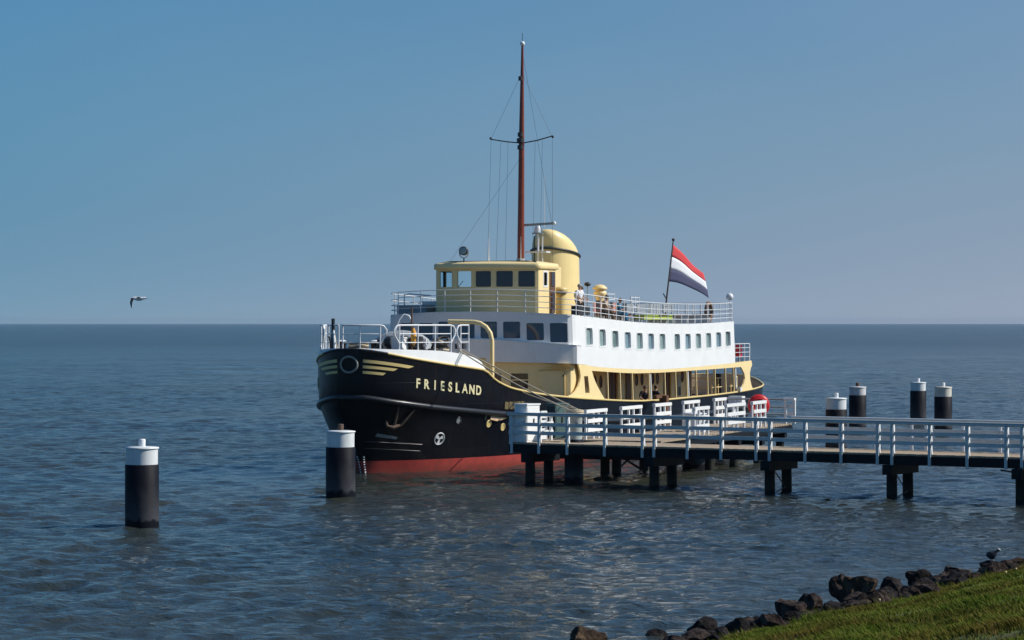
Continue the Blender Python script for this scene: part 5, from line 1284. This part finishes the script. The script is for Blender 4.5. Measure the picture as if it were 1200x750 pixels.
# coot on its stone
x, y = gpt(1163, 668, .25); ct = empty('coot', (x, y, .47), -.35); tag(ct, 'small black waterbird with white face standing on a stone at the right', 'bird')
mb = MB()
prof = [(-.14, .11, .015), (-.11, .11, .055), (-.05, .10, .09), (.02, .10, .092), (.07, .13, .065), (.09, .17, .042), (.10, .20, .036), (.12, .215, .036), (.145, .212, .024), (.165, .205, .008)]
def loft(mb, prof, m, n=12, sy=.9):
    vs = [(x_, r_ * sy * math.cos(2 * math.pi * k / n), z_ + r_ * math.sin(2 * math.pi * k / n)) for x_, z_, r_ in prof for k in range(n)]
    mb.add(vs, [(i * n + k, i * n + (k + 1) % n, (i + 1) * n + (k + 1) % n, (i + 1) * n + k) for i in range(len(prof) - 1) for k in range(n)], m, True)
loft(mb, prof, 'coot_black'); mb.build('body', ct)
mb = MB(); loft(mb, [(.12, .238, .014), (.155, .222, .020), (.19, .203, .005)], 'gull_white', 8); mb.build('bill', ct)
for sd in (-1, 1): mb = MB(); mb.tube([(0, sd * .03, .06), (.01, sd * .03, 0), (.05, sd * .035, -.02)], .006, 'grey_paint', 6); mb.build('leg', ct)
# gull in flight at the left
gx, gy = (163 - 600) / f_ * 84, 84; gz = EYE - (350.5 - 378) / f_ * 84
gl = empty('gull', (gx, gy, gz), R(-6)); tag(gl, 'white and grey gull flying low over the water at the left, wings down', 'bird')
mb = MB(); loft(mb, [(-.20, .01, .006), (-.14, .005, .03), (-.06, .0, .05), (.04, .0, .055), (.11, .012, .042), (.15, .028, .034), (.19, .03, .033), (.215, .022, .022)], 'gull_white'); mb.build('body', gl)
mb = MB(); loft(mb, [(.21, .022, .015), (.25, .012, .009), (.27, .0, .003)], 'gull_dark', 8); mb.build('bill', gl)
mb = MB(); mb.hexa([(-.18, -.03, .0), (-.18, .03, .0), (-.28, .05, .0), (-.28, -.05, .0), (-.18, -.03, .012), (-.18, .03, .012), (-.28, .05, .008), (-.28, -.05, .008)], 'gull_white'); mb.build('tail', gl)
def wing(pts, name, side):
    """pts: (centre xyz, chord, m)"""
    for m in ('gull_grey', 'gull_dark'):
        mb = MB()
        for (c0, h0, m0), (c1, h1, m1) in zip(pts[:-1], pts[1:]):
            if m0 != m: continue
            a, b = Vector(c0), Vector(c1); X = Vector((1, 0, 0)); up = (b - a).cross(X).normalized() * .008
            mb.hexa([a + X * h0 / 2, b + X * h1 / 2, b - X * h1 / 2, a - X * h0 / 2, a + X * h0 / 2 + up, b + X * h1 / 2 + up, b - X * h1 / 2 + up, a - X * h0 / 2 + up], m)
        mb.build(name if m == 'gull_grey' else 'wing_tip', gl)
wing([((.03, -.03, .03), .14, 'gull_grey'), ((-.04, -.16, .07), .13, 'gull_grey'), ((-.14, -.26, .03), .10, 'gull_dark'), ((-.17, -.33, -.12), .07, 'gull_dark'), ((-.15, -.36, -.28), .015, 'gull_dark')], 'wing', -1)
wing([((.03, .03, .03), .14, 'gull_grey'), ((.06, .18, .07), .13, 'gull_grey'), ((.08, .32, .05), .09, 'gull_dark'), ((.10, .44, .01), .02, 'gull_dark')], 'wing', 1)
# a few dandelion heads by the stones
for k, (px, py) in enumerate(((1178, 694), (1030, 700), (1190, 682))):
    x, y = gpt(px, py, .75); mb = MB(); z = bank_z(Vector((x, y, 0)), (Vector((x, y, 0)) - S_O).dot(SN)); mb.tube([(0, 0, -.02), (0.01, 0, .14)], .004, 'blade_green', 5); mb.ball((0.01, 0, .15), .022, 'gold_paint', 8)
    o = mb.build('dandelion'); o.location = (x, y, z); tag(o, 'single yellow flower head in the grass by the stones', 'flower', 'yellow flowers in the grass')

# ================================================================== air: one even box of haze round everything
hm = bpy.data.materials.new('haze_air'); hm.use_nodes = True; hn = hm.node_tree; hn.nodes.clear()
pv = hn.nodes.new('ShaderNodeVolumePrincipled'); pv.inputs['Color'].default_value = (.46, .60, .75, 1); pv.inputs['Density'].default_value = 4.8e-5; pv.inputs['Anisotropy'].default_value = .1
ho = hn.nodes.new('ShaderNodeOutputMaterial'); hn.links.new(pv.outputs[0], ho.inputs['Volume'])
mb = MB(); mb.box((0, 5500, 8.7), (24400, 11400, 20.6), hm); mb.build('haze', kind='stuff')
